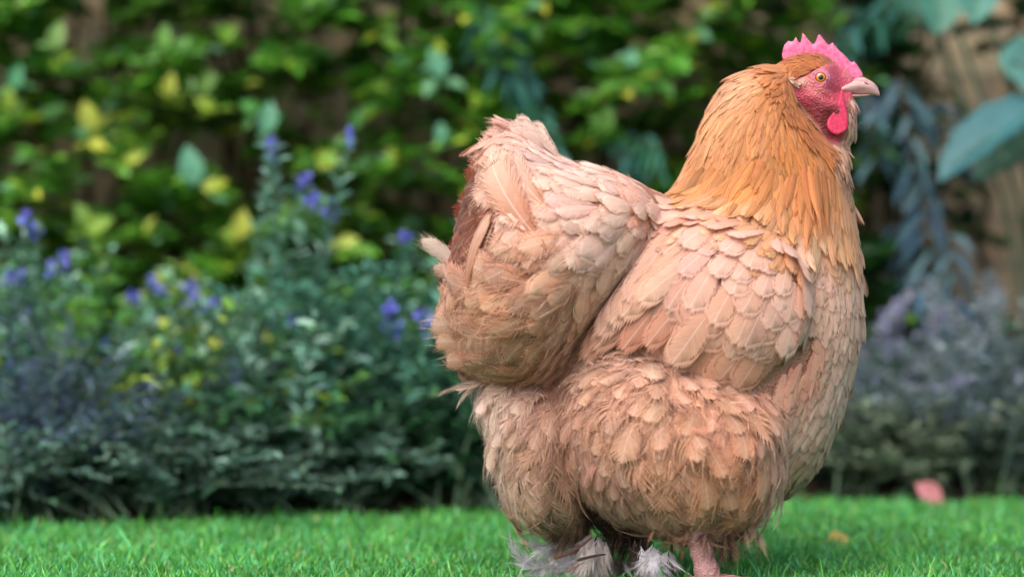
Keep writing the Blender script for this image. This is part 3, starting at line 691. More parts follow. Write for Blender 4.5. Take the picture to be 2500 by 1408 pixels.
# ---- feather templates: local (s along 0..1, c across -1..1, n lift) ; W(s) outline
def tmpl_contour(seed, rows=8, shape='round', serr=.015):
    r = np.random.default_rng(seed)
    s = np.linspace(0, 1, rows); cs = np.array([-1, -.5, 0, .5, 1])
    if shape == 'round': w_ = np.interp(s, [0, .15, .45, .75, .9, 1], [.25, .55, .9, 1.0, .78, .12])
    elif shape == 'lance': w_ = np.interp(s, [0, .2, .5, .8, 1], [.5, .95, 1, .62, .04])
    else: w_ = np.interp(s, [0, .1, .4, .85, .95, 1], [.4, .7, .95, 1, .7, .2])
    V = []; UV = []
    for i in range(rows):
        for c in cs:
            j = 1+serr*r.normal()*(abs(c) == 1)*(s[i] > .3)
            V.append((s[i]+(-.06*abs(c)**2*(s[i] > .2)), c*w_[i]*j, -.10*c*c)); UV.append((s[i], c*w_[i]))
    F = [(i*5+j, i*5+j+1, (i+1)*5+j+1, (i+1)*5+j) for i in range(rows-1) for j in range(4)]
    T = []
    # short barb ends along the margin
    nb = 26
    for sd in (-1, 1):
        for t in np.linspace(.4, .99, nb):
            wt = np.interp(t, s, w_); L = .025+.03*r.random()
            b0 = (t-.06-.016, sd*wt*.92); b1 = (t-.06+.016, sd*np.interp(min(t+.03, 1), s, w_)*.9)
            tip = (t+L*1.1, sd*(wt*.98+L*.5*(1-t*.6)))
            k = len(V)
            for p in (b0, b1, tip): V.append((p[0], p[1], -.09*p[1]**2)); UV.append((p[0], p[1]))
            T.append((k, k+1, k+2))
    E = np.ones(len(V)); E[:rows*5:5] = 0; E[4:rows*5:5] = 0; E[(rows-1)*5:rows*5] = 0; E[:5] = [0, 1, 1, 1, 0]; E[rows*5+2::3] = .3
    return np.array(V), np.array(UV), np.array(F), np.array(T), E
def tmpl_fluffy(seed, nb=40, core=.70, spread=1.0):
    r = np.random.default_rng(seed)
    rows = 7; s = np.linspace(0, .92, rows)
    out = lambda t: np.interp(t, [0, .2, .5, .78, .94, 1.06], [.35, .8, 1.0, .97, .62, .1])
    V = []; UV = []; E = []
    for i in range(rows):
        for c in (-1, -.5, 0, .5, 1):
            w_ = out(s[i])*core*(1+(.06*r.normal() if abs(c) == 1 else 0)); V.append((s[i]-.05*abs(c), c*w_, -.09*c*c-.02)); UV.append((s[i], c*w_)); E.append(0 if abs(c) == 1 or i == rows-1 else 1)
    F = [(i*5+j, i*5+j+1, (i+1)*5+j+1, (i+1)*5+j) for i in range(rows-1) for j in range(4)]; T = []
    for sd in (-1, 1):
        for k0 in range(nb):
            t0 = .12+.84*k0/nb+r.normal()*.012
            a = math.radians(50-38*t0+r.normal()*4)*spread; st = .45+.3*r.random()      # barbs leave the vane part way out
            L = (.28+.26*r.random())*(1.1-.2*t0)
            w0 = out(min(t0, 1))*core*st; d = (math.cos(a), math.sin(a)*sd)
            p0 = (t0, w0*sd*(1-.5*max(0, t0-.75)*4*.5)); tip = (t0+d[0]*L, p0[1]+d[1]*L*1.9)
            lim = out(min(tip[0], 1.05))*(1.16+.14*r.normal())+.04; tip = (tip[0], float(np.clip(tip[1], -lim, lim)))
            mid = (p0[0]+(tip[0]-p0[0])*.5+r.normal()*.006, p0[1]+(tip[1]-p0[1])*.55)
            hw = .010+.006*r.random(); lift = r.normal()*.05; k = len(V)
            P = [(p0[0]-hw, p0[1]), (p0[0]+hw, p0[1]), (mid[0]-hw*.8, mid[1]), (mid[0]+hw*.8, mid[1]), (tip[0]+.03*r.normal(), tip[1])]
            n_ = [.0, .0, lift*.5, lift*.5, lift-.03]
            for p, z in zip(P, n_): V.append((p[0], p[1], z-.09*p[1]**2)); UV.append((min(p[0]+.04, 1.1), p[1])); E.append(1.5)
            T += [(k, k+1, k+2), (k+1, k+3, k+2), (k+2, k+3, k+4)]
    return np.array(V), np.array(UV), np.array(F), np.array(T), np.array(E)
def tmpl_wispy(seed, nb=26, core=.62, spread=1.0):
    r = np.random.default_rng(seed)
    rows = 6; s = np.linspace(0, .86, rows); w_ = np.interp(s, [0, .3, .6, .86], [.3, .72, .85, .35])*core/.62
    V = []; UV = []
    for i in range(rows):
        for c in (-1, 0, 1):
            V.append((s[i]-.05*abs(c), c*w_[i]*core, -.06*c*c-.03)); UV.append((s[i], c*w_[i]*.6))
    F = [(i*3+j, i*3+j+1, (i+1)*3+j+1, (i+1)*3+j) for i in range(rows-1) for j in range(2)]; T = []
    out = lambda t: np.interp(t, [0, .2, .5, .75, .92, 1.05], [.35, .8, 1.0, .95, .6, .1])
    for sd in (-1, 1):
        for k0 in range(nb):
            t0 = .05+.85*k0/nb+r.normal()*.015
            a = math.radians(52-34*t0+r.normal()*6)*spread
            L = (.42+.25*r.random())*(1.15-.35*t0)
            d = np.array([math.cos(a), math.sin(a)*sd])
            te = t0+d[0]*L
            ce_ = d[1]*L*2.2
            ce_ = np.clip(ce_, -out(min(te, 1.05))*1.1, out(min(te, 1.05))*1.1)
            wv = r.normal()*.06
            mid = (t0+d[0]*L*.5, ce_*.62+wv*.4); tip = (te+wv*.3, ce_)
            lift = r.normal()*.05
            hw = .020+.008*r.random()
            k = len(V)
            P = [(t0-hw, .03*sd), (t0+hw, .03*sd), (mid[0]-hw*.9, mid[1]), (mid[0]+hw*.9, mid[1]), (tip[0], tip[1])]
            n_ = [0, 0, lift*.5, lift*.5, lift-.05]
            for p, z in zip(P, n_): V.append((p[0], p[1], z)); UV.append((p[0]+.3*abs(p[1]), p[1]*.9+r.normal()*.03))
            T += [(k, k+1, k+2), (k+1, k+3, k+2), (k+2, k+3, k+4)]
    return np.array(V), np.array(UV), np.array(F), np.array(T), np.ones(len(V))*1.4
def tmpl_semi(seed, nb=42, fr=.20):
    V, UV, F, T, E0 = tmpl_contour(seed, rows=8, serr=.02); n0 = 40; V = V[:n0]; UV = UV[:n0]; r = np.random.default_rng(seed+500)
    V, UV, T = [tuple(v) for v in V], [tuple(v) for v in UV], []
    s = np.linspace(0, 1, 8); w_ = np.array([np.interp(q, [0, .15, .45, .75, .9, 1], [.25, .55, .9, 1.0, .78, .12]) for q in s])
    for sd in (-1, 1):
        for t in np.linspace(.12, 1.0, nb):
            t += r.normal()*.012; wt = np.interp(t, s, w_)*.85; a = math.radians(50-40*t+r.normal()*9); L = fr*(.6+.9*r.random())
            b0 = (t-.08-.014, sd*wt*.62); b1 = (t-.08+.016, sd*wt*.60); m = (t-.08+L*.6*math.cos(a), sd*(wt*.86+L*1.1*math.sin(a))); tip = (t-.04+L*1.2*math.cos(a)+r.normal()*.015, sd*(wt*.98+L*1.5*math.sin(a)))
            k = len(V); z = r.normal()*.03
            for p, h in ((b0, .01), (b1, .01), ((m[0]-.008, m[1]), z), ((m[0]+.010, m[1]), z), (tip, z*2-.05)): V.append((p[0], p[1], -.09*p[1]**2+h)); UV.append((p[0], p[1]))
            T += [(k, k+1, k+2), (k+1, k+3, k+2), (k+2, k+3, k+4)]
    return np.array(V), np.array(UV), F, np.array(T), np.concatenate([E0[:n0], np.ones(len(V)-n0)*1.4])
TS = [tmpl_semi(80+i) for i in range(6)]
def tmpl_hair(seed, n=7):
    r = np.random.default_rng(seed); V = []; UV = []; T = []
    for q in range(n):
        a = r.normal()*.5; c0 = r.normal()*.12; b = r.normal()*.5; L = .5+.6*r.random(); h = r.random()*.25; w_ = .010; k = len(V)
        for t in np.linspace(0, 1, 6):
            x = L*t; y = c0+a*t+b*t*t; z = h*t*(1.2-t); wd = w_*(1-t*.85)
            for s_ in (-1, 1): V.append((x, y+s_*wd*2, z)); UV.append((.8, .5))
        for i in range(5): T += [(k+2*i, k+2*i+1, k+2*i+3), (k+2*i, k+2*i+3, k+2*i+2)]
    return np.array(V), np.array(UV), np.zeros((0, 4), int), np.array(T), np.ones(len(V))*1.5
TH = [tmpl_hair(200+i) for i in range(6)]
TC = [tmpl_contour(i) for i in range(4)]
TL = [tmpl_contour(20+i, shape='lance', serr=.12) for i in range(4)]
TP = [tmpl_contour(30+i, rows=12, shape='prim', serr=.02) for i in range(3)]
TF = [tmpl_fluffy(40+i) for i in range(6)]
TD = [tmpl_wispy(60+i, nb=18, core=.3, spread=.75) for i in range(6)]
TO = [tmpl_wispy(40+i) for i in range(6)]

def place(A, T, P0, n0, d0, n2, L, W, c0, c1, bend, lift, cup=1.0, r=None, tipc=None):
    """lay feathers of one template; P0 roots, d0 tangent direction, n2 normal further along"""
    k = len(P0)
    if not k: return
    V, UV, F, TT, EE = T; nv = len(V)
    d0 = norm(d0-n0*(d0*n0).sum(-1, keepdims=True))
    d2 = norm(d0-n2*(d0*n2).sum(-1, keepdims=True))
    sd = norm(np.cross(n0, d0))
    d0l = norm(d0+n0*lift[:, None])
    s = V[:, 0][None, :, None]; c = V[:, 1][None, :, None]; h = V[:, 2][None, :, None]
    Lx = L[:, None, None]; Wx = W[:, None, None]*.5
    nn = norm(n0*1.0+n2)[:, None]
    pos = P0[:, None]+Lx*((s-s*s*.5)*d0l[:, None]+s*s*.5*norm(d2+n2*lift[:, None]*.3)[:, None])
    pos = pos+(bend[:, None, None]*Lx*s*s+c*Wx)*sd[:, None]+h*Wx*2*cup*nn
    if r is None: r = rng.random(k)
    uv = np.zeros((k, nv, 3)); uv[:, :, 0] = UV[:, 0]; uv[:, :, 1] = UV[:, 1]; uv[:, :, 2] = r[:, None]
    g = np.clip(UV[:, 0], 0, 1)[None, :, None]
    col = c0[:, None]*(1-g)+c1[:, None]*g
    if tipc is not None:
        e = np.clip((g-.8)*5, 0, 1)*tipc[0]; col = col*(1-e)+np.array(tipc[1])*e
    col = np.concatenate([col, np.broadcast_to(EE[None, :, None], (k, nv, 1))], -1)
    off = (np.arange(k)*nv)[:, None, None]
    A.add(pos.reshape(-1, 3), [(F[None]+off).reshape(-1, 4), (TT[None]+off).reshape(-1, 3)],
          col=col.reshape(-1, 4), fuv=uv.reshape(-1, 3))
def scatter(layer, region, spacing, Y, n_try=None, tol=.006, seed=0, excl=None, maxn=9000):
    """blue-noise roots on a layer's near surface inside a photo outline"""
    r = np.random.default_rng(seed)
    P = ata(region, Y); x0, z0 = P.min(0); x1, z1 = P.max(0)
    area = (x1-x0)*(z1-z0); n = int((n_try or 14)*area/spacing**2)+200
    x = r.uniform(x0, x1, n); z = r.uniform(z0, z1, n)
    ok = inpoly(P, x, z); x, z = x[ok], z[ok]
    gx_ = samp(GR[layer][0], x, z); gz_ = samp(GR[layer][1], x, z)
    slope = np.clip(np.sqrt(1+gx_**2+gz_**2), 1, 3.5)
    rep = r.random(len(x)) < slope/3.5*1.0
    x, z = x[rep], z[rep]
    h = samp(H[layer], x, z); ok = (h > .004) & (h > samp(H['top'], x, z)-tol)
    if excl is not None: ok &= ~inpoly(excl, x, z)
    x, z, h = x[ok], z[ok], h[ok]
    grid = {}; keep = []; sp2 = spacing**2; cs = spacing
    for i in range(len(x)):
        p = (x[i], h[i], z[i]); key = tuple(int(v//cs) for v in p); bad = False
        for a in (-1, 0, 1):
            for b in (-1, 0, 1):
                for c in (-1, 0, 1):
                    for q in grid.get((key[0]+a, key[1]+b, key[2]+c), ()):
                        if (q[0]-p[0])**2+(q[1]-p[1])**2+(q[2]-p[2])**2 < sp2: bad = True; break
                    if bad: break
                if bad: break
            if bad: break
        if not bad:
            grid.setdefault(key, []).append(p); keep.append(i)
            if len(keep) >= maxn: break
    return x[keep], z[keep]
def ctrl(rows, x, z, Y):
    """inverse-distance blend of control rows (px, py, values...)"""
    R = np.array(rows, float); C = ata(R[:, :2], Y); v = R[:, 2:]
    d2 = (x[:, None]-C[None, :, 0])**2+(z[:, None]-C[None, :, 1])**2+1e-6
    w_ = 1/d2**1.5; w_ /= w_.sum(1, keepdims=True)
    return w_@v
def plumage(A, layer, region, Y, spacing, flow, pal, temps, Lj=.15, lift=.12, bendj=.08, root=-.003, seed=0, dirj=.14, tol=.006, base=.8, tipc=None, cup=1.0, excl=None, n_try=None, colj=.09):
    """flow rows: px,py,dx,dy(px, down positive),L px,W px ; pal rows: px,py,r,g,b (sRGB)"""
    x, z = scatter(layer, region, spacing, Y, seed=seed, tol=tol, excl=excl, n_try=n_try)
    k = len(x)
    if k == 0: print("no feathers", layer); return
    r = np.random.default_rng(seed+1)
    f = ctrl(flow, x, z, Y); 
    d = np.stack([f[:, 0], np.zeros(k), -f[:, 1]], 1); d = norm(d)
    ja = r.normal(0, dirj, k); ca, sa = np.cos(ja), np.sin(ja)
    d = np.stack([d[:, 0]*ca-d[:, 2]*sa, d[:, 1], d[:, 0]*sa+d[:, 2]*ca], 1)
    L = f[:, 2]*PX*np.exp(r.normal(0, Lj, k)); W = f[:, 3]*PX*np.exp(r.normal(0, Lj*.7, k))
    P, n0 = surf(layer, x, z)
    d = norm(d-n0*(d*n0).sum(-1, keepdims=True))
    x2 = x+d[:, 0]*L*.7; z2 = z+d[:, 2]*L*.7
    _, n2 = surf(layer, x2, z2)
    out = samp(H[layer], x2, z2) < .006
    n2 = np.where(out[:, None], norm(n0+d*.35), n2)
    P = P+n0*root
    c = ctrl(pal, x, z, Y)/255
    c = np.where(c > .04045, ((c+.055)/1.055)**2.4, c/12.92)*np.array([1.04, .97, .955])
    c = c*np.exp(r.normal(0, colj, (k, 1)))*np.exp(r.normal(0, .02, (k, 3)))
    c0 = c*np.array([base, base*.88, base*.80]); c1 = c  # roots darker and redder: pigment, plus shade between feathers put into the colour
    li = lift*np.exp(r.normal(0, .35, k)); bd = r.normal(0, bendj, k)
    ti = r.integers(0, len(temps), k)
    for t in range(len(temps)):
        m = ti == t
        place(A, temps[t], P[m], n0[m], d[m], n2[m], L[m], W[m], c0[m], c1[m], bd[m], li[m], cup=cup, tipc=tipc)
    print(layer, "feathers", k)
def mirror_copy(o):
    c = o.copy(); COL.objects.link(c); c.parent = o.parent
    c.scale = (1, -1, 1)
    return c

M_CONT = feather_mat("feather_contour", rachis=.32, streak=.22, trans=.18, bump=.3)
M_HACK = feather_mat("feather_hackle", rachis=.15, streak=.4, trans=.2, bump=.5, along=True)
M_FLUF = feather_mat("feather_fluff", rachis=.25, streak=.4, trans=.3, bump=.3)

CAV = ata([(1120,450),(1185,415),(1275,490),(1300,590),(1210,645),(1090,640)], -.05)
# ---- underlay of small body feathers so no skin shows between the groups
A = Acc()
plumage(A, 'top', [(1400,420),(1640,450),(1720,400),(2060,420),(2110,560),(2130,800),(2080,1050),(2000,1180),(1960,1150),(1960,930),(1990,860),(2010,700),(1900,560),(1700,500),(1560,560),(1560,460)], -.05, .0085,
  [(1640,480,-1,.15,75,46),(1750,520,-.9,.5,80,46),(1900,560,-.5,.9,85,46),(2050,600,-.05,1,80,42),(2080,850,-.2,1,80,42),(1950,900,-.2,1,80,44),(1550,650,-.8,.8,100,56),(1500,900,-.6,.7,80,50),(1700,1000,0,1,90,60),(1380,1000,-.2,1,90,56),(1900,1200,-.2,1,80,50)],
  [(1640,480,232,190,170),(1750,500,230,184,160),(1900,560,232,188,160),(2050,620,232,194,174),(2050,900,228,196,180),(1950,880,214,160,136),(1560,650,200,140,112),(1500,880,206,152,126),(1700,1000,220,170,140),(1350,1000,206,166,140),(1880,1220,190,160,130)],
  TC, lift=.05, seed=5, tol=.001, base=.92, dirj=.15, colj=.06, root=-.003, excl=FACEL)
plumage(A, 'top', [(1560,440),(1640,455),(1720,470),(1900,520),(2020,560),(2020,640),(1850,600),(1700,560),(1600,600)], -.06, .0065,
  [(1640,480,-1,.15,70,36),(1750,520,-.9,.5,75,36),(1900,560,-.5,.9,80,36),(1600,560,-.8,.6,70,36)],
  [(1640,480,236,200,184),(1750,510,232,184,150),(1900,560,226,172,126),(1600,540,226,176,154)],
  TC, lift=.06, seed=6, tol=.001, base=.84, dirj=.15, root=-.003, excl=FACEL)
O = A.build("body_feathers", M_CONT, HEN); mirror_copy(O)
# ---- breast
A = Acc()
breast = [(1700,620),(1850,640),(1960,560),(2080,440),(2130,560),(2140,800),(2110,950),(2070,1080),(2020,1190),(1900,1240),(1850,1220),(1880,900),(1960,860),(2000,760)]
plumage(A, 'torso', breast, 0, .0072,
  [(2060,520,.1,1,75,34),(2090,700,.0,1,85,40),(2080,900,-.25,1,85,44),(2010,1080,-.6,1,90,46),(1950,800,-.1,1,85,42),(1940,1180,-1,.6,80,44)],
  [(2060,560,226,176,140),(2080,700,234,200,182),(2060,900,232,205,190),(2000,1000,222,190,172),(1960,860,214,160,138),(1980,1150,190,170,135)],  # olive bottom row puts the shadow under the breast into the colour
  TC+TL[:1], lift=.05, seed=11, tol=.03, base=.93, colj=.06, dirj=.16)
O = A.build("breast_feathers", M_CONT, HEN); mirror_copy(O)

# ---- rear fluff below the saddle and belly
A = Acc()
rear = [(1140,900),(1300,900),(1450,930),(1480,1050),(1480,1330),(1340,1330),(1240,1290),(1190,1200),(1150,1000)]
plumage(A, 'rear', rear, 0, .0095,
  [(1170,960,-.5,1,95,60),(1200,1100,-.35,1,105,64),(1250,1230,-.1,1,110,66),(1380,1000,-.3,1,100,64),(1380,1200,.1,1,110,66),(1330,1290,.2,1,80,60)],
  [(1170,960,236,218,205),(1200,1120,236,212,195),(1260,1240,222,198,165),(1330,1050,208,172,148),(1420,1100,190,150,128),(1380,1260,150,120,95)],  # pale left edge and dark right side: light and shade in the palette
  TF[:3]+TO+TD[:4], lift=.24, seed=21, tol=.05, base=.85, dirj=.3, bendj=.15, root=-.004)
plumage(A, 'rear', rear, 0, .0085,
  [(1170,960,-.9,1,52,30),(1200,1100,-.8,1,52,30),(1250,1230,-.5,1,50,30),(1380,1100,-.1,1,54,32)],
  [(1170,960,250,238,228),(1200,1120,246,228,214),(1260,1240,232,212,184),(1400,1100,214,176,154)], TH, lift=.4, seed=26, tol=.05, base=.95, dirj=.35, bendj=.3, root=.001)  # hairs palest at the left, the lit edge put into their colour
O = A.build("rear_fluff", M_FLUF, HEN); mirror_copy(O)
A = Acc()
belly = [(1380,1200),(1500,1180),(1900,1200),(1930,1230),(1880,1300),(1700,1330),(1420,1340)]
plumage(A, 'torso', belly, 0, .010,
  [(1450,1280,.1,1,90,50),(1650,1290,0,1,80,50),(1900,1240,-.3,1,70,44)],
  [(1450,1280,70,48,36),(1600,1290,60,42,32),(1900,1240,170,140,112)],  # dark rows put the shade between the legs into the down colour
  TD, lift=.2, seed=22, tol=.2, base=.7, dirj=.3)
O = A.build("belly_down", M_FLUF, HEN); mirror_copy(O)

# ---- thigh ball
A = Acc()
thigh = [(1390,860),(1500,800),(1640,812),(1760,850),(1900,890),(1970,960),(1975,1050),(1950,1160),(1930,1250),(1880,1310),(1740,1345),(1560,1325),(1430,1270),(1345,1160),(1335,1040),(1350,940)]
TPAL = [(1450,860,224,186,165),(1600,850,232,200,180),(1750,880,236,200,176),(1880,920,222,172,150),(1930,1000,232,200,182),(1940,1150,238,215,198),(1700,970,232,182,152),(1550,960,226,182,155),(1480,1000,214,172,145),(1750,1080,236,180,142),(1850,1160,230,178,140),(1600,1120,226,178,145),(1420,1120,214,172,152),(1520,1230,208,168,148),(1700,1250,216,178,158),(1850,1260,204,166,146)]
plumage(A, 'thigh', thigh, -.10, .0085,
  [(1450,860,-1,.3,60,44),(1700,860,.1,.7,60,44),(1900,950,.3,1,70,40),(1400,1050,-.5,1,80,46),(1700,1000,.15,1,80,50),(1900,1100,.1,1,80,40),(1650,1250,.1,1,80,46)],
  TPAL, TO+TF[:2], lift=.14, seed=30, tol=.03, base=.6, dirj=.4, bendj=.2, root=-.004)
plumage(A, 'thigh', thigh, -.10, .0128,
  [(1450,860,-1,.5,70,52),(1600,850,-.2,.7,75,60),(1750,890,.5,1,85,66),(1900,930,.6,1,95,55),(1935,1100,.0,1,115,52),(1900,1230,-.25,1,100,50),
   (1400,950,-.7,1,85,66),(1380,1100,-.3,1,90,66),(1480,1220,.25,1,85,60),(1700,1000,.15,1,105,92),(1550,1040,-.25,1,105,90),(1700,1150,.1,1,115,100),(1800,1200,.05,1,115,96),(1650,1270,.1,1,90,66),(1850,1290,-.3,1,80,55)],
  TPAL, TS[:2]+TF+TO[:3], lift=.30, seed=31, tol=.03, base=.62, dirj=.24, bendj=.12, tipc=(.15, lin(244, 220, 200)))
plumage(A, 'thigh', thigh, -.10, .026,
  [(1450,860,-1,.2,60,30),(1600,850,-.2,.5,60,30),(1400,1050,-.5,1,85,36),(1700,1000,.15,1,85,40),(1900,1100,.1,1,90,36),(1650,1250,.1,1,95,40)],
  TPAL, TD, lift=.5, seed=32, tol=.03, base=.85, dirj=.45, bendj=.25)
plumage(A, 'thigh', thigh, -.10, .0090,
  [(1450,860,-1,-.3,46,26),(1620,840,-.2,-.3,44,26),(1800,870,.4,.4,44,26),(1900,950,.5,1,50,28),(1400,1050,-.8,.6,50,30),(1360,1120,-1,.5,44,26),(1700,1000,.15,1,56,34),(1920,1100,.3,1,46,26),(1650,1250,.1,1,60,34)],
  [(p[0], p[1], min(250, p[2]+14), min(240, p[3]+24), min(230, p[4]+30)) for p in TPAL], TH, lift=.42, seed=36, tol=.03, base=.95, dirj=.35, bendj=.3, root=.001)
O = A.build("thigh_fluff", M_FLUF, HEN); mirror_copy(O)

# ---- folded wing: primaries first, then coverts
A = Acc()
def one(A, temps, p, q, Y0, Y1, L, W, col, bend=0., lift=.0, nrm=(0, -1, .25), c0=None, seed=0):
    a = np.array(at(*p, Y0)); b = np.array(at(*q, Y1)); d = norm(b-a); n_ = norm(np.array(nrm)-d*np.dot(nrm, d))
    c = np.array(lin(*col))[None]; L = np.linalg.norm(b-a)
    place(A, temps, a[None], n_[None], d[None], n_[None], np.array([L]), np.array([W*PX]), (np.array(lin(*c0))[None] if c0 else c*.85), c, np.array([bend]), np.array([lift]), r=np.array([seed*.37 % 1]))
prim = [((1660,560),(1400,872),62,(200,146,122)),((1690,600),(1425,850),64,(206,152,128)),((1700,640),(1500,850),60,(196,136,112)),((1740,660),(1560,842),60,(200,142,118)),((1760,700),(1640,838),60,(206,150,126)),
        ((1640,580),(1442,818),66,(216,166,146)),((1650,560),(1470,790),70,(222,174,152)),((1690,590),(1500,770),70,(226,176,150)),((1660,540),(1515,735),66,(224,176,154)),((1740,600),(1545,730),66,(228,182,158))]
for i, (p, q, W, c) in enumerate(prim):
    def hy(pt, k): 
        a_ = at(*pt, -.12); return float(samp(H[k], np.array([a_.x]), np.array([a_.z]))[0])
    y = -hy(p, 'wing')+.010-.0012*i; y1 = -max(hy(q, 'torso')*.97+.020, hy(((p[0]+3*q[0])/4, (p[1]+3*q[1])/4), 'wing')-.002)-.001*i
    one(A, TP[i % 3], p, q, y, y1, 0, W, c, bend=.06, seed=i, nrm=(.0, -1, .3))
wing = [(1585,530),(1640,495),(1700,490),(1820,510),(1930,545),(2010,620),(2035,740),(2005,840),(1910,900),(1810,895),(1720,850),(1650,790),(1570,735),(1520,700),(1530,620)]
plumage(A, 'wing', wing, -.12, .0118,
  [(1600,510,-.9,.5,60,40),(1660,480,-.8,.4,55,34),(1750,500,-.8,.5,60,36),(1850,510,-.5,.8,60,36),(1940,560,-.3,1,70,40),(1650,620,-.75,1,130,68),(1750,560,-.7,.75,120,74),(1850,560,-.45,.8,112,70),(1750,700,-.65,1,155,86),(1850,700,-.55,1,145,84),(1950,640,-.3,1,105,62),(1980,760,-.3,1,110,64),(1850,820,-.55,1,130,78),(1930,850,-.8,1,110,68),(1620,720,-.8,1,150,76)],
  [(1600,520,212,150,130),(1700,500,222,168,148),(1650,600,226,178,158),(1750,580,232,190,174),(1850,580,232,190,172),(1950,640,230,192,174),(1980,760,226,190,174),(1750,700,222,174,152),(1850,720,222,176,154),(1850,840,214,166,142),(1930,860,212,166,142),(1650,700,218,166,144)],
  TC, lift=.04, seed=41, tol=.03, base=.9, dirj=.10, bendj=.04, root=-.002, cup=.6, Lj=.1, tipc=(.15, lin(238, 208, 192)), colj=.06)
O = A.build("wing_feathers", M_CONT, HEN); mirror_copy(O)

# ---- saddle and fluffy cushion round the tail
SADPAL = [(1250,330,230,188,168),(1200,400,220,170,150),(1350,400,240,212,198),(1480,430,240,214,200),(1590,480,238,208,192),(1550,600,236,208,190),(1480,560,240,212,194),(1400,520,236,200,180),(1300,480,238,200,180),(1210,470,232,188,166),(1150,600,228,186,164),(1130,700,222,178,152),(1250,560,232,190,166),(1350,620,228,180,152),(1450,700,224,182,156),(1250,700,224,178,148),(1180,800,226,180,148),(1330,760,226,176,146),(1420,800,226,190,166),(1100,800,232,196,170),(1200,890,224,180,152),(1330,880,222,176,150)]
A = Acc()
cush = [(1120,560),(1150,440),(1250,420),(1340,520),(1420,620),(1460,700),(1440,800),(1420,900),(1380,960),(1250,970),(1150,930),(1080,860),(1050,770),(1080,700),(1080,620)]
plumage(A, 'saddle', [(1100,440),(1190,405),(1300,480),(1320,600),(1210,670),(1080,660)], -.05, .0095,
  [(1180,500,-.8,-.2,80,60),(1200,600,-1,.2,80,60),(1120,560,-.8,.2,70,50)], [(1180,500,128,72,52),(1260,600,160,100,74),(1120,560,150,88,66)], TC, lift=.08, seed=49, tol=.04, base=.7, root=-.002)  # dark feathers stand for the shaded hollow beside the tail
plumage(A, 'saddle', cush, -.06, .0095,
  [(1150,480,-.6,.2,80,60),(1110,720,-1,.5,80,60),(1180,900,-.8,.9,80,60),(1350,600,-1,.5,90,70),(1300,860,-.8,.7,85,60)], SADPAL, TF, lift=.08, seed=50, tol=.04, base=.6, dirj=.3, root=-.005, excl=CAV)
plumage(A, 'saddle', cush, -.06, .0148,
  [(1150,480,-.4,.2,95,80),(1130,600,-1,.3,105,84),(1110,720,-1,.5,100,80),(1100,820,-1,.1,100,74),(1180,900,-.8,.9,90,70),(1250,600,-1,.35,135,115),(1350,600,-1,.5,125,105),(1300,720,-.9,.8,130,110),(1200,760,-1,.6,125,108),(1400,760,-.7,1,120,95),(1300,860,-.8,.7,105,80),(1380,900,-.6,1,90,66)],
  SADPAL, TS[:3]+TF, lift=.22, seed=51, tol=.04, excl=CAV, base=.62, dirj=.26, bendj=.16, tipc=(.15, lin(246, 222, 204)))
plumage(A, 'saddle', cush, -.06, .0125,
  [(1150,480,-.7,.2,46,28),(1130,600,-1,.3,46,28),(1110,720,-1,.5,50,28),(1180,900,-.8,.9,50,28),(1350,600,-1,.5,54,32),(1300,720,-.9,.8,54,32),(1380,900,-.6,1,50,30)],
  [(p[0], p[1], min(250, p[2]+10), min(236, p[3]+16), min(220, p[4]+18)) for p in SADPAL], TH, lift=.35, seed=56, tol=.04, base=.95, dirj=.35, bendj=.3, root=.002, excl=CAV)
O = A.build("cushion_feathers", M_FLUF, HEN); mirror_copy(O)
A = Acc()
sadl = [(1160,360),(1200,310),(1270,300),(1330,345),(1410,395),(1540,415),(1640,465),(1640,520),(1600,600),(1560,690),(1500,770),(1430,850),(1420,790),(1440,700),(1380,600),(1300,500),(1200,430)]
plumage(A, 'saddle', sadl, -.04, .0092,
  [(1230,340,-1,-.15,80,46),(1300,380,-1,-.2,90,54),(1400,430,-1,.0,95,60),(1500,450,-1,.2,95,60),(1600,500,-.8,.6,85,52),(1580,600,-.75,1,95,56),(1480,560,-.9,.6,105,66),(1380,520,-1,.4,105,66),(1500,700,-.7,1,105,58),(1440,790,-.6,1,100,56),(1280,450,-1,.2,100,66)],
  SADPAL, TC+TS[:2], lift=.13, seed=52, tol=.04, base=.86, dirj=.18, bendj=.08, cup=1.0)
# smooth curtain edge over the wing
O = A.build("saddle_feathers", M_CONT, HEN); mirror_copy(O)
# ---- tail: broad feathers fanned at the back, and loose ones sticking out
A = Acc()
tl = [((1330,480),(1163,352),70,(224,178,160)),((1330,440),(1172,330),66,(232,192,175)),((1340,410),(1205,315),60,(238,204,190)),((1350,400),(1245,296),62,(240,208,194)),((1370,420),(1285,305),56,(240,210,196)),
      ((1300,640),(1112,560),100,(150,78,58)),((1290,560),(1120,470),100,(142,72,54)),((1300,500),(1150,385),80,(160,92,70)),((1300,520),(1172,412),96,(228,184,162)),((1240,660),(1140,500),60,(226,176,152))]
for k, yy in ((-1, 1), (1, 1)):
    for i, (p, q, W, c) in enumerate(tl):
        y = -.012-.005*i if i < 5 else -.006-.004*(i-5)
        if i == 8: y = -.07
        if i == 9: y = -.055
        one(A, TP[i % 3] if i != 8 else TC[1], p, q, k*(-y)-.0 if k > 0 else y, (k*-y if k > 0 else y*1.4), 0, W, c, bend=.1 if i < 8 else -.12, seed=i, nrm=(-.35, -1 if k < 0 else 1, .1), lift=.1)
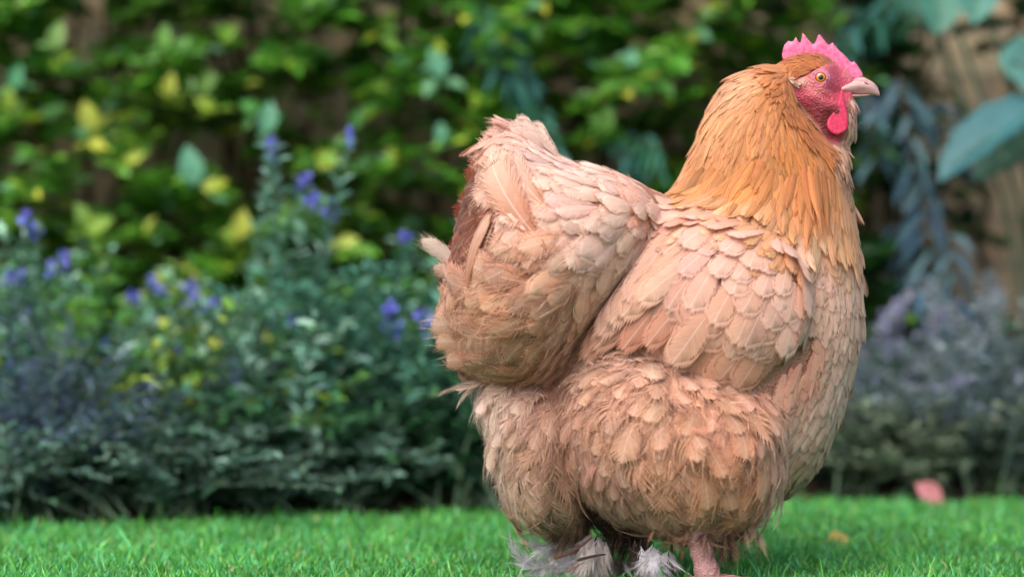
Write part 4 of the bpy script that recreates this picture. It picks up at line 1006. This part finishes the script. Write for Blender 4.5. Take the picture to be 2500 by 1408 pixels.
for p, q, W, c in (((1130,660),(1034,568),46,(240,216,202)), ((1135,690),(1060,640),40,(226,190,170)), ((1150,800),(1040,776),76,(236,200,176)), ((1160,840),(1052,818),70,(228,188,160)), ((1170,880),(1078,868),64,(224,182,154))):
    one(A, TF[2] if W > 50 else TS[2], p, q, -.045 if W > 50 else -.03, -.075 if W > 50 else -.045, 0, W, c, bend=.12, nrm=(-.2, -1, .2), seed=W)
def onsurf(temp, p, q, W, c, c0, off=.004, bend=.0, lift=.0):
    a_ = at(*p, -.09); b_ = at(*q, -.06); X_ = np.array([a_.x, b_.x]); Z_ = np.array([a_.z, b_.z])
    P, n_ = surf('top', X_, Z_); P = P+n_*np.array([[off], [off+.002]]); d = P[1]-P[0]; L = np.linalg.norm(d)
    place(A, temp, P[:1], n_[:1], norm(d)[None], n_[1:], np.array([L]), np.array([W*PX]), np.array(lin(*c0))[None], np.array(lin(*c))[None], np.array([bend]), np.array([lift]))
onsurf(TS[0], (1300,572), (1172,418), 108, (236,196,172), (190,120,88), off=.003, bend=.08)
onsurf(TS[1], (1335,625), (1200,575), 96, (232,188,162), (186,120,90), off=.003, bend=.10)
onsurf(TS[2], (1290,690), (1130,640), 96, (230,184,156), (186,120,90), off=.003, bend=-.12)
onsurf(TC[1], (1150,700), (1188,520), 44, (226,180,154), (180,112,84), off=.006, bend=-.22)
onsurf(TS[3], (1320,500), (1190,400), 90, (238,204,184), (200,140,112), off=.001, bend=.05)
A.build("tail_feathers", M_CONT, HEN)

# ---- neck hackle
A = Acc()
hack = [(1625,475),(1660,415),(1700,335),(1722,265),(1762,195),(1800,165),(1850,150),(1905,148),(1920,190),(1930,240),(1975,285),(2000,330),(2035,370),(2060,350),(2090,300),(2095,420),(2100,520),(2100,600),(2010,600),(1900,580),(1800,530),(1700,490)]
HPAL = [(1900,165,222,172,128),(1830,180,228,182,142),(1760,260,222,170,122),(1900,230,206,142,88),(1850,300,212,150,98),(1760,380,216,156,102),(1700,440,226,178,128),(1930,330,206,136,76),(1850,420,212,150,90),(1980,400,208,136,76),(2020,460,204,134,80),(1950,500,214,150,86),(1800,500,226,180,130),(1880,560,224,172,120),(2040,560,216,158,110),(2080,420,226,186,158),(2075,500,228,188,156),(2065,350,224,184,160)]  # paler rows along the top put the lit edge into the colour
HFLOW = [(1900,170,-1,.6,60,22),(1820,180,-.9,.8,70,26),(1750,260,-.5,1,90,32),(1900,230,-.25,1,70,22),(1850,300,-.35,1,90,28),(1760,380,-.45,1,110,34),(1700,450,-.6,1,95,34),(1950,300,.05,1,70,20),(1970,350,.35,1,85,24),(2010,400,.35,1,95,28),(1930,450,-.05,1,110,32),(1850,480,-.25,1,115,36),(2040,480,.05,1,105,32),(2080,400,.0,1,45,20),(2080,320,.25,1,36,16),(2090,560,.0,1,90,34)]
plumage(A, 'neck', hack, -.06, .0044, [(a, b, c, d, e, f*.84) for a, b, c, d, e, f in HFLOW], HPAL, TL, lift=.035, seed=61, tol=.04, base=.88, dirj=.10, bendj=.06, root=-.002, excl=FACEL, colj=.09)
plumage(A, 'neck', [(1690,440),(1850,400),(2030,420),(2100,480),(2110,640),(2000,640),(1880,610),(1780,560),(1690,500)], -.07, .0085,
  [(1720,490,-.7,.6,90,34),(1850,540,-.35,1,110,36),(1950,560,-.1,1,120,36),(2050,560,.05,1,110,34),(1980,470,.1,1,120,34)],
  HPAL, TL, lift=.10, seed=62, tol=.02, base=.84, dirj=.16, bendj=.08, root=-.001, excl=FACEL, colj=.16)
O = A.build("neck_hackle", M_HACK, HEN); mirror_copy(O)

# ---- ragged paler lower edge of the cape
A = Acc()
plumage(A, 'top', [(1640,455),(1680,420),(1720,390),(1790,420),(1850,380),(1920,430),(1990,390),(2060,430),(2098,520),(2085,580),(2000,575),(1900,550),(1800,510),(1700,480)], -.09, .0056,
  [(1740,500,-.8,.6,80,24),(1850,540,-.4,1,95,26),(1950,570,-.1,1,100,28),(2050,570,.05,1,95,28)],
  [(1660,450,222,168,116),(1760,430,214,154,98),(1860,430,208,142,84),(1980,430,210,142,88),(1740,500,232,192,156),(1850,525,228,182,140),(1950,520,220,162,110),(1950,565,230,190,158),(2000,590,230,190,158),(2060,560,222,172,130)],
  TL, lift=.06, seed=64, tol=.01, base=.84, Lj=.3, dirj=.14, bendj=.08, root=.001, excl=FACEL, colj=.15)
O = A.build("cape_feathers", M_HACK, HEN); mirror_copy(O)

# ---- small feathers of the head
A = Acc()
crown = [(1895,155),(1915,140),(1960,122),(2015,128),(2055,155),(2040,160),(2005,166),(1975,178),(1940,196),(1920,215),(1895,210)]
plumage(A, 'head', crown, -.02, .0024,
  [(1905,190,-.8,.6,34,13),(1930,160,-1,.25,32,12),(1970,140,-1,.1,28,11),(2020,150,-1,-.3,20,8),(1950,190,-1,.2,24,8),(2050,160,-.8,-.6,14,6)],
  [(1905,190,196,128,72),(1950,150,196,126,72),(2000,145,190,118,70),(1950,190,170,100,58),(2050,160,205,120,95)],
  TL, lift=.10, seed=71, tol=.06, base=.85, dirj=.16, root=-.001)
collar = [(1885,142),(1925,146),(1940,185),(1932,205),(1934,240),(1958,276),(1995,325),(2030,362),(2010,385),(1950,325),(1905,260),(1880,200)]
plumage(A, 'top', collar, -.03, .0030,
  [(1900,160,-1,.5,52,16),(1915,210,-.5,1,48,15),(1950,290,.1,1,50,15),(2010,360,.4,1,50,16)],
  [(1900,160,214,150,98),(1915,215,196,128,76),(1950,290,196,124,68),(2010,360,200,130,74)],
  TL, lift=.10, seed=75, tol=.001, base=.8, dirj=.2, root=0, excl=FACEL)
throat = [(2066,236),(2092,240),(2100,300),(2095,350),(2080,430),(2030,400),(2020,352),(2060,345),(2070,300)]
plumage(A, 'top', throat, 0, .0034,
  [(2078,260,.2,1,26,11),(2080,330,.05,1,32,13),(2065,390,0,1,42,16)],
  [(2078,260,228,186,176),(2080,330,232,200,180),(2065,390,222,176,146)],
  TL, lift=.13, seed=72, tol=.05, base=.85, dirj=.3, root=-.001)
# tuft over the ear and bristles down the cheek
for i in range(22):
    a = random.uniform(0, 1); p = (1928+a*14+random.uniform(-5, 5), 190+a*16+random.uniform(-4, 4)); q = (p[0]+13+random.uniform(-5, 5), p[1]+7+random.uniform(-6, 10))
    one(A, TL[i % 4], p, q, -.029, -.0335, 0, 5, (196, 160, 140) if i % 3 else (220, 190, 172), seed=i, nrm=(0, -1, .3))
for i in range(46):
    a = random.uniform(0, 1)
    bx, by = (1936+a*64, 228+a*110+12*math.sin(a*5)); p = (bx-8, by-10); q = (bx+random.uniform(4, 16), by+random.uniform(10, 26))
    one(A, TL[i % 4], p, q, -.040, -.036, 0, random.uniform(5, 9), random.choice([(150, 92, 48), (190, 120, 66), (110, 62, 40)]), seed=i, nrm=(.3, -1, 0))
O = A.build("head_feathers", M_HACK, HEN); mirror_copy(O)

# ---- hanging wisps and feathered feet
A = Acc()
def tuft(cx, cy, Y, n, spread, L, W, cols, ang, seed, temps=TD, up=.0):
    r = random.Random(seed)
    for i in range(n):
        a = math.radians(ang+r.gauss(0, spread)); l = L*r.uniform(.6, 1.2)
        p = (cx+r.gauss(0, W), cy+r.gauss(0, W*.6)); q = (p[0]+l*math.sin(a), p[1]+l*math.cos(a))
        y = Y+r.gauss(0, .008)
        one(A, temps[i % len(temps)], p, q, y, y-.01+r.gauss(0, .01), 0, l*.42, r.choice(cols), bend=r.gauss(0, .25), lift=r.uniform(0, .4), nrm=(r.gauss(0, .4), -1, r.gauss(0, .3)), seed=i)
WH = [(226,222,228),(214,208,214),(236,232,236)]; BR = [(150,100,72),(188,140,108),(120,78,56)]
tuft(1600,1350,-.085,34,35,70,14,WH,0,1)
tuft(1600,1400,-.085,16,80,46,16,WH,-10,2)
tuft(1405,1325,.01,80,22,100,26,WH,-25,3)
tuft(1450,1320,-.02,44,13,105,16,[(206,194,190),(224,214,214)],-8,13)
tuft(1350,1375,.0,60,50,75,28,WH,-55,4)
tuft(1460,1320,.05,20,20,80,16,[(190,170,160),(170,140,120)],-5,5)
tuft(1530,1285,-.0,40,16,85,28,[(56,38,30),(80,54,40),(44,30,26)],0,6)  # dark tufts, this and the next: shade between the legs as feather colour
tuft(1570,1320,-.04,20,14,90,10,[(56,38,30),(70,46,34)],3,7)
tuft(1690,1290,-.085,20,16,52,40,BR,0,8)
tuft(1770,1310,-.085,20,14,58,24,[(96,66,48),(120,84,62),(70,46,34)],6,9)
tuft(1830,1290,-.07,14,14,50,18,[(206,176,150),(180,146,120)],4,10)
tuft(1720,1315,-.09,18,14,34,14,[(196,160,136),(176,136,116)],0,11)
for p, q, W, c, b in (((1445,1310),(1368,1384),9,(96,56,40),-.25), ((1640,1310),(1636,1400),9,(120,76,54),.1), ((1480,1352),(1405,1360),8,(60,44,36),.1), ((1430,1370),(1380,1392),5,(150,100,78),.1)):
    one(A, TP[0], p, q, -.05, -.06, 0, W, c, bend=b, nrm=(.2, -1, .3))
A.build("leg_feathers", M_FLUF, HEN)

# ---- comb: one blade with pointed teeth
def blade(name, pts, Y, th, mat, sm=1, taper=.004, edge=.0):
    """closed outline swelled into a rounded plate"""
    P = smooth_closed(ata(pts, Y), sm)
    ce = .0006; x0, z0 = P.min(0)-ce*2; x1, z1 = P.max(0)+ce*2
    x = np.arange(x0, x1, ce); z = np.arange(z0, z1, ce); X, Z = np.meshgrid(x, z, indexing='ij')
    seg = np.roll(P, -1, 0)-P
    dx = X[..., None]-P[:, 0]; dz = Z[..., None]-P[:, 1]
    t = np.clip((dx*seg[:, 0]+dz*seg[:, 1])/((seg**2).sum(1)+1e-12), 0, 1)
    d = np.sqrt((dx-t*seg[:, 0])**2+(dz-t*seg[:, 1])**2).min(-1)
    ins = inpoly(P, X, Z); sdist = np.where(ins, d, -d)
    m = sdist > -ce*.35
    cell = m[:-1, :-1] & m[1:, :-1] & m[:-1, 1:] & m[1:, 1:]
    used = np.zeros_like(m); used[:-1, :-1] |= cell; used[1:, :-1] |= cell; used[:-1, 1:] |= cell; used[1:, 1:] |= cell
    cc = np.pad(cell, 1); full = cc[:-1, :-1] & cc[1:, :-1] & cc[:-1, 1:] & cc[1:, 1:]
    rim = used & ~full; far = used & ~rim
    h = th*np.sqrt(np.clip(1-(1-np.clip(sdist/taper, 0, 1))**2, 0, 1)); h = np.where(rim, 0, h+.0001)
    wv = .0006*np.sin(X*620+Z*300)*np.clip(sdist/.002, 0, 1)
    wv = wv+edge*np.exp(-((sdist-.0022)/.0013)**2)
    id1 = -np.ones(X.shape, int); id1[used] = np.arange(used.sum()); id2 = id1.copy(); id2[far] = used.sum()+np.arange(far.sum())
    V = np.concatenate([np.stack([X[used], Y-(h+wv*(h > 0))[used], Z[used]], 1), np.stack([X[far], Y+(h+wv)[far], Z[far]], 1)])
    ci, cj = np.nonzero(cell)
    a = np.stack([id1[ci, cj], id1[ci+1, cj], id1[ci+1, cj+1], id1[ci, cj+1]], 1); b = np.stack([id2[ci, cj], id2[ci+1, cj], id2[ci+1, cj+1], id2[ci, cj+1]], 1)[:, ::-1]
    F = np.concatenate([a, b]); E = np.concatenate([F[:, [0, 1]], F[:, [1, 2]], F[:, [2, 3]], F[:, [3, 0]]])
    for _ in range(4):
        acc = np.zeros_like(V); cnt = np.zeros(len(V))
        np.add.at(acc, E[:, 0], V[E[:, 1]]); np.add.at(cnt, E[:, 0], 1); np.add.at(acc, E[:, 1], V[E[:, 0]]); np.add.at(cnt, E[:, 1], 1)
        V = V+.5*(acc/cnt[:, None]-V)
    return npmesh(name, V, F, mat, HEN)
M_COMB = noise_mat("comb_skin", lin(228, 88, 138), lin(246, 142, 178), 260, rough=.42, bump=.35, dist=.0008, spec=.4, sss=.35)
comb = [(1908,146),(1909,124),(1914,108),(1924,98),(1934,102),(1939,95),(1942.6,87),(1948,97),(1953,106),(1956,93),(1958.5,78),(1965,84),(1977,99),(1986,110),(1992,97),(1998,81),(2004,86),(2014,97),(2021,109),(2027,109),(2031,101),(2037,107),(2047,120),(2065,136),(2080,154),(2084,146),(2091,155),(2102,169),(2109,185),(2104,200),(2080,200),(2050,180),(2020,160),(1980,150),(1940,150),(1920,158)]
blade("comb", comb, 0, .0034, M_COMB, sm=1, taper=.006)
M_WAT = noise_mat("wattle_skin", lin(208, 44, 84), lin(230, 74, 112), 300, rough=.4, bump=.3, dist=.0008, spec=.45, sss=.35)
wat = [(2048,220),(2060,220),(2064,250),(2070,275),(2073,302),(2069,320),(2052,331),(2030,330),(2016,314),(2018,290),(2033,270),(2045,250)]
blade("wattle", wat, -.0255, .0022, M_WAT, sm=2, taper=.0035, edge=.0003)
blade("wattle", wat, .0225, .0022, M_WAT, sm=2, taper=.0035, edge=.0003)
# ---- beak
def loft(rows, n=18, nose=0):
    """rows: px, top py, bottom py, half width m"""
    V = []; 
    for px, pt, pb, hw in rows:
        a = at(px, pt, 0); b = at(px, pb, 0); cz = (a.z+b.z)/2; hh = (a.z-b.z)/2
        for k in range(n):
            th = 2*math.pi*k/n; ct, st = math.cos(th), math.sin(th)
            V.append((a.x, -hw*math.copysign(abs(ct)**.9, ct), cz+hh*math.copysign(abs(st)**1.1, st)))
    F = [(i*n+k, i*n+(k+1) % n, (i+1)*n+(k+1) % n, (i+1)*n+k) for i in range(len(rows)-1) for k in range(n)]
    return np.array(V), np.array(F)
def interp_rows(rows, m=20):
    R = np.array(rows, float); x = np.linspace(R[0, 0], R[-1, 0], m)
    return [(q, *[np.interp(q, R[:, 0], R[:, k]) for k in range(1, R.shape[1])]) for q in x]
def horn_mat():
    m, t, ns, ls, P = newmat("beak_horn")
    geo = N(ns, "TexCoord"); mp = N(ns, "Mapping"); mp.inputs["Scale"].default_value = (40, 200, 420); ls.new(geo.outputs["Object"], mp.inputs[0])
    nz = N(ns, "TexNoise"); nz.inputs["Scale"].default_value = 1; nz.inputs["Detail"].default_value = 4; ls.new(mp.outputs[0], nz.inputs["Vector"])
    rp = N(ns, "ValToRGB"); rp.color_ramp.elements[0].position = .3; rp.color_ramp.elements[1].position = .7
    rp.color_ramp.elements[0].color = (*lin(186, 134, 134), 1); rp.color_ramp.elements[1].color = (*lin(232, 192, 186), 1)
    ls.new(nz.outputs[0], rp.inputs[0]); ls.new(rp.outputs[0], P.inputs["Base Color"])
    bm = N(ns, "Bump"); bm.inputs["Strength"].default_value = .3; bm.inputs["Distance"].default_value = .0006; ls.new(nz.outputs[0], bm.inputs["Height"]); ls.new(bm.outputs[0], P.inputs["Normal"])
    P.inputs["Roughness"].default_value = .33; P.inputs["Subsurface Weight"].default_value = .2; P.inputs["Subsurface Scale"].default_value = .003
    return m
M_HORN = horn_mat()
up_ = interp_rows([(2040,219,229,.0145),(2055,207,231,.0135),(2075,198,232,.0115),(2092,190,232,.0098),(2108,189,231.5,.0082),(2123,196,232.5,.0064),(2135,204,233,.0046),(2143,214,234,.0028),(2147,227,235,.0010)], 26)
V, F = loft(up_); npmesh("upper_beak", V, F, M_HORN, HEN)
lo_ = interp_rows([(2046,228,236,.012),(2065,230,240,.0102),(2085,231,240,.008),(2105,231,237.5,.0058),(2120,231.5,234.5,.0035),(2126,232,233,.0012)], 16)
V, F = loft(lo_); npmesh("lower_beak", V, F, M_HORN, HEN)
A = Acc()
c = at(2116, 207, 0)
for sd in (-1, 1):
    P = np.array([[c.x-.005, sd*.0072, c.z+.0018], [c.x-.002, sd*.0076, c.z+.001], [c.x+.001, sd*.0071, c.z-.0006]])
    V, F = tube(P, [.0002, .0007, .0002], 8); A.add(V, F)
A.build("nostril", noise_mat("nostril_dark", lin(96, 52, 60), lin(120, 66, 72), 90), HEN)
# ---- eyes
def eye(sd):
    c = np.array(at(2004.5, 189, -.034)); r = .0066
    hx = samp(H['head'], np.array([c[0]]), np.array([c[2]]))[0]
    c[1] = sd*(hx-.0012)
    u = np.linspace(0, math.pi*.62, 22); v = np.arange(40)*2*math.pi/40
    P = []; cl = []
    for a in u:
        for b in v:
            P.append((c[0]+r*math.sin(a)*math.cos(b), c[1]+sd*r*math.cos(a)*.85, c[2]+r*math.sin(a)*math.sin(b)))
            rr = math.sin(a)*r/PX
            if rr < 5.8: cc = (.003, .003, .003)
            elif rr < 6.6: cc = lin(70, 30, 8)
            elif rr < 8.2: cc = lin(246, 180, 60)
            elif rr < 11.6: cc = lin(222, 106, 20)
            elif rr < 12.8: cc = lin(60, 26, 16)
            else: cc = lin(120, 60, 66)
            cl.append((*cc, 1))
    n = 40; F = [(i*n+k, i*n+(k+1) % n, (i+1)*n+(k+1) % n, (i+1)*n+k) for i in range(len(u)-1) for k in range(n)]
    F = np.array(F); F = F if sd > 0 else F[:, ::-1]
    m = bpy.data.materials.get("eye_wet")
    if not m:
        m, t, ns, ls, Pb = newmat("eye_wet"); a = N(ns, "Attribute", attribute_name="col"); ls.new(a.outputs["Color"], Pb.inputs["Base Color"])
        Pb.inputs["Roughness"].default_value = .06; Pb.inputs["Coat Weight"].default_value = 1; Pb.inputs["Coat Roughness"].default_value = .02
    e = npmesh("eye", np.array(P), F, m, HEN, {"col": np.array(cl)})
    # lids: two soft rings
    A = Acc()
    for R, h, off in ((.0060, .0011, .0030), (.0080, .0011, .0014)):
        th = np.linspace(0, 2*math.pi, 33)
        ring = np.stack([c[0]+R*1.04*np.cos(th), np.full(33, c[1]+sd*off), c[2]+R*.94*np.sin(th)], 1)
        V, F = tube(ring, h, 8); A.add(V, F)
    A.build("eyelid", M_LID, HEN)
M_LID = noise_mat("eyelid_skin", lin(196, 110, 134), lin(222, 150, 164), 600, rough=.45, bump=.3, dist=.0004, sss=.2)
eye(-1); eye(1)
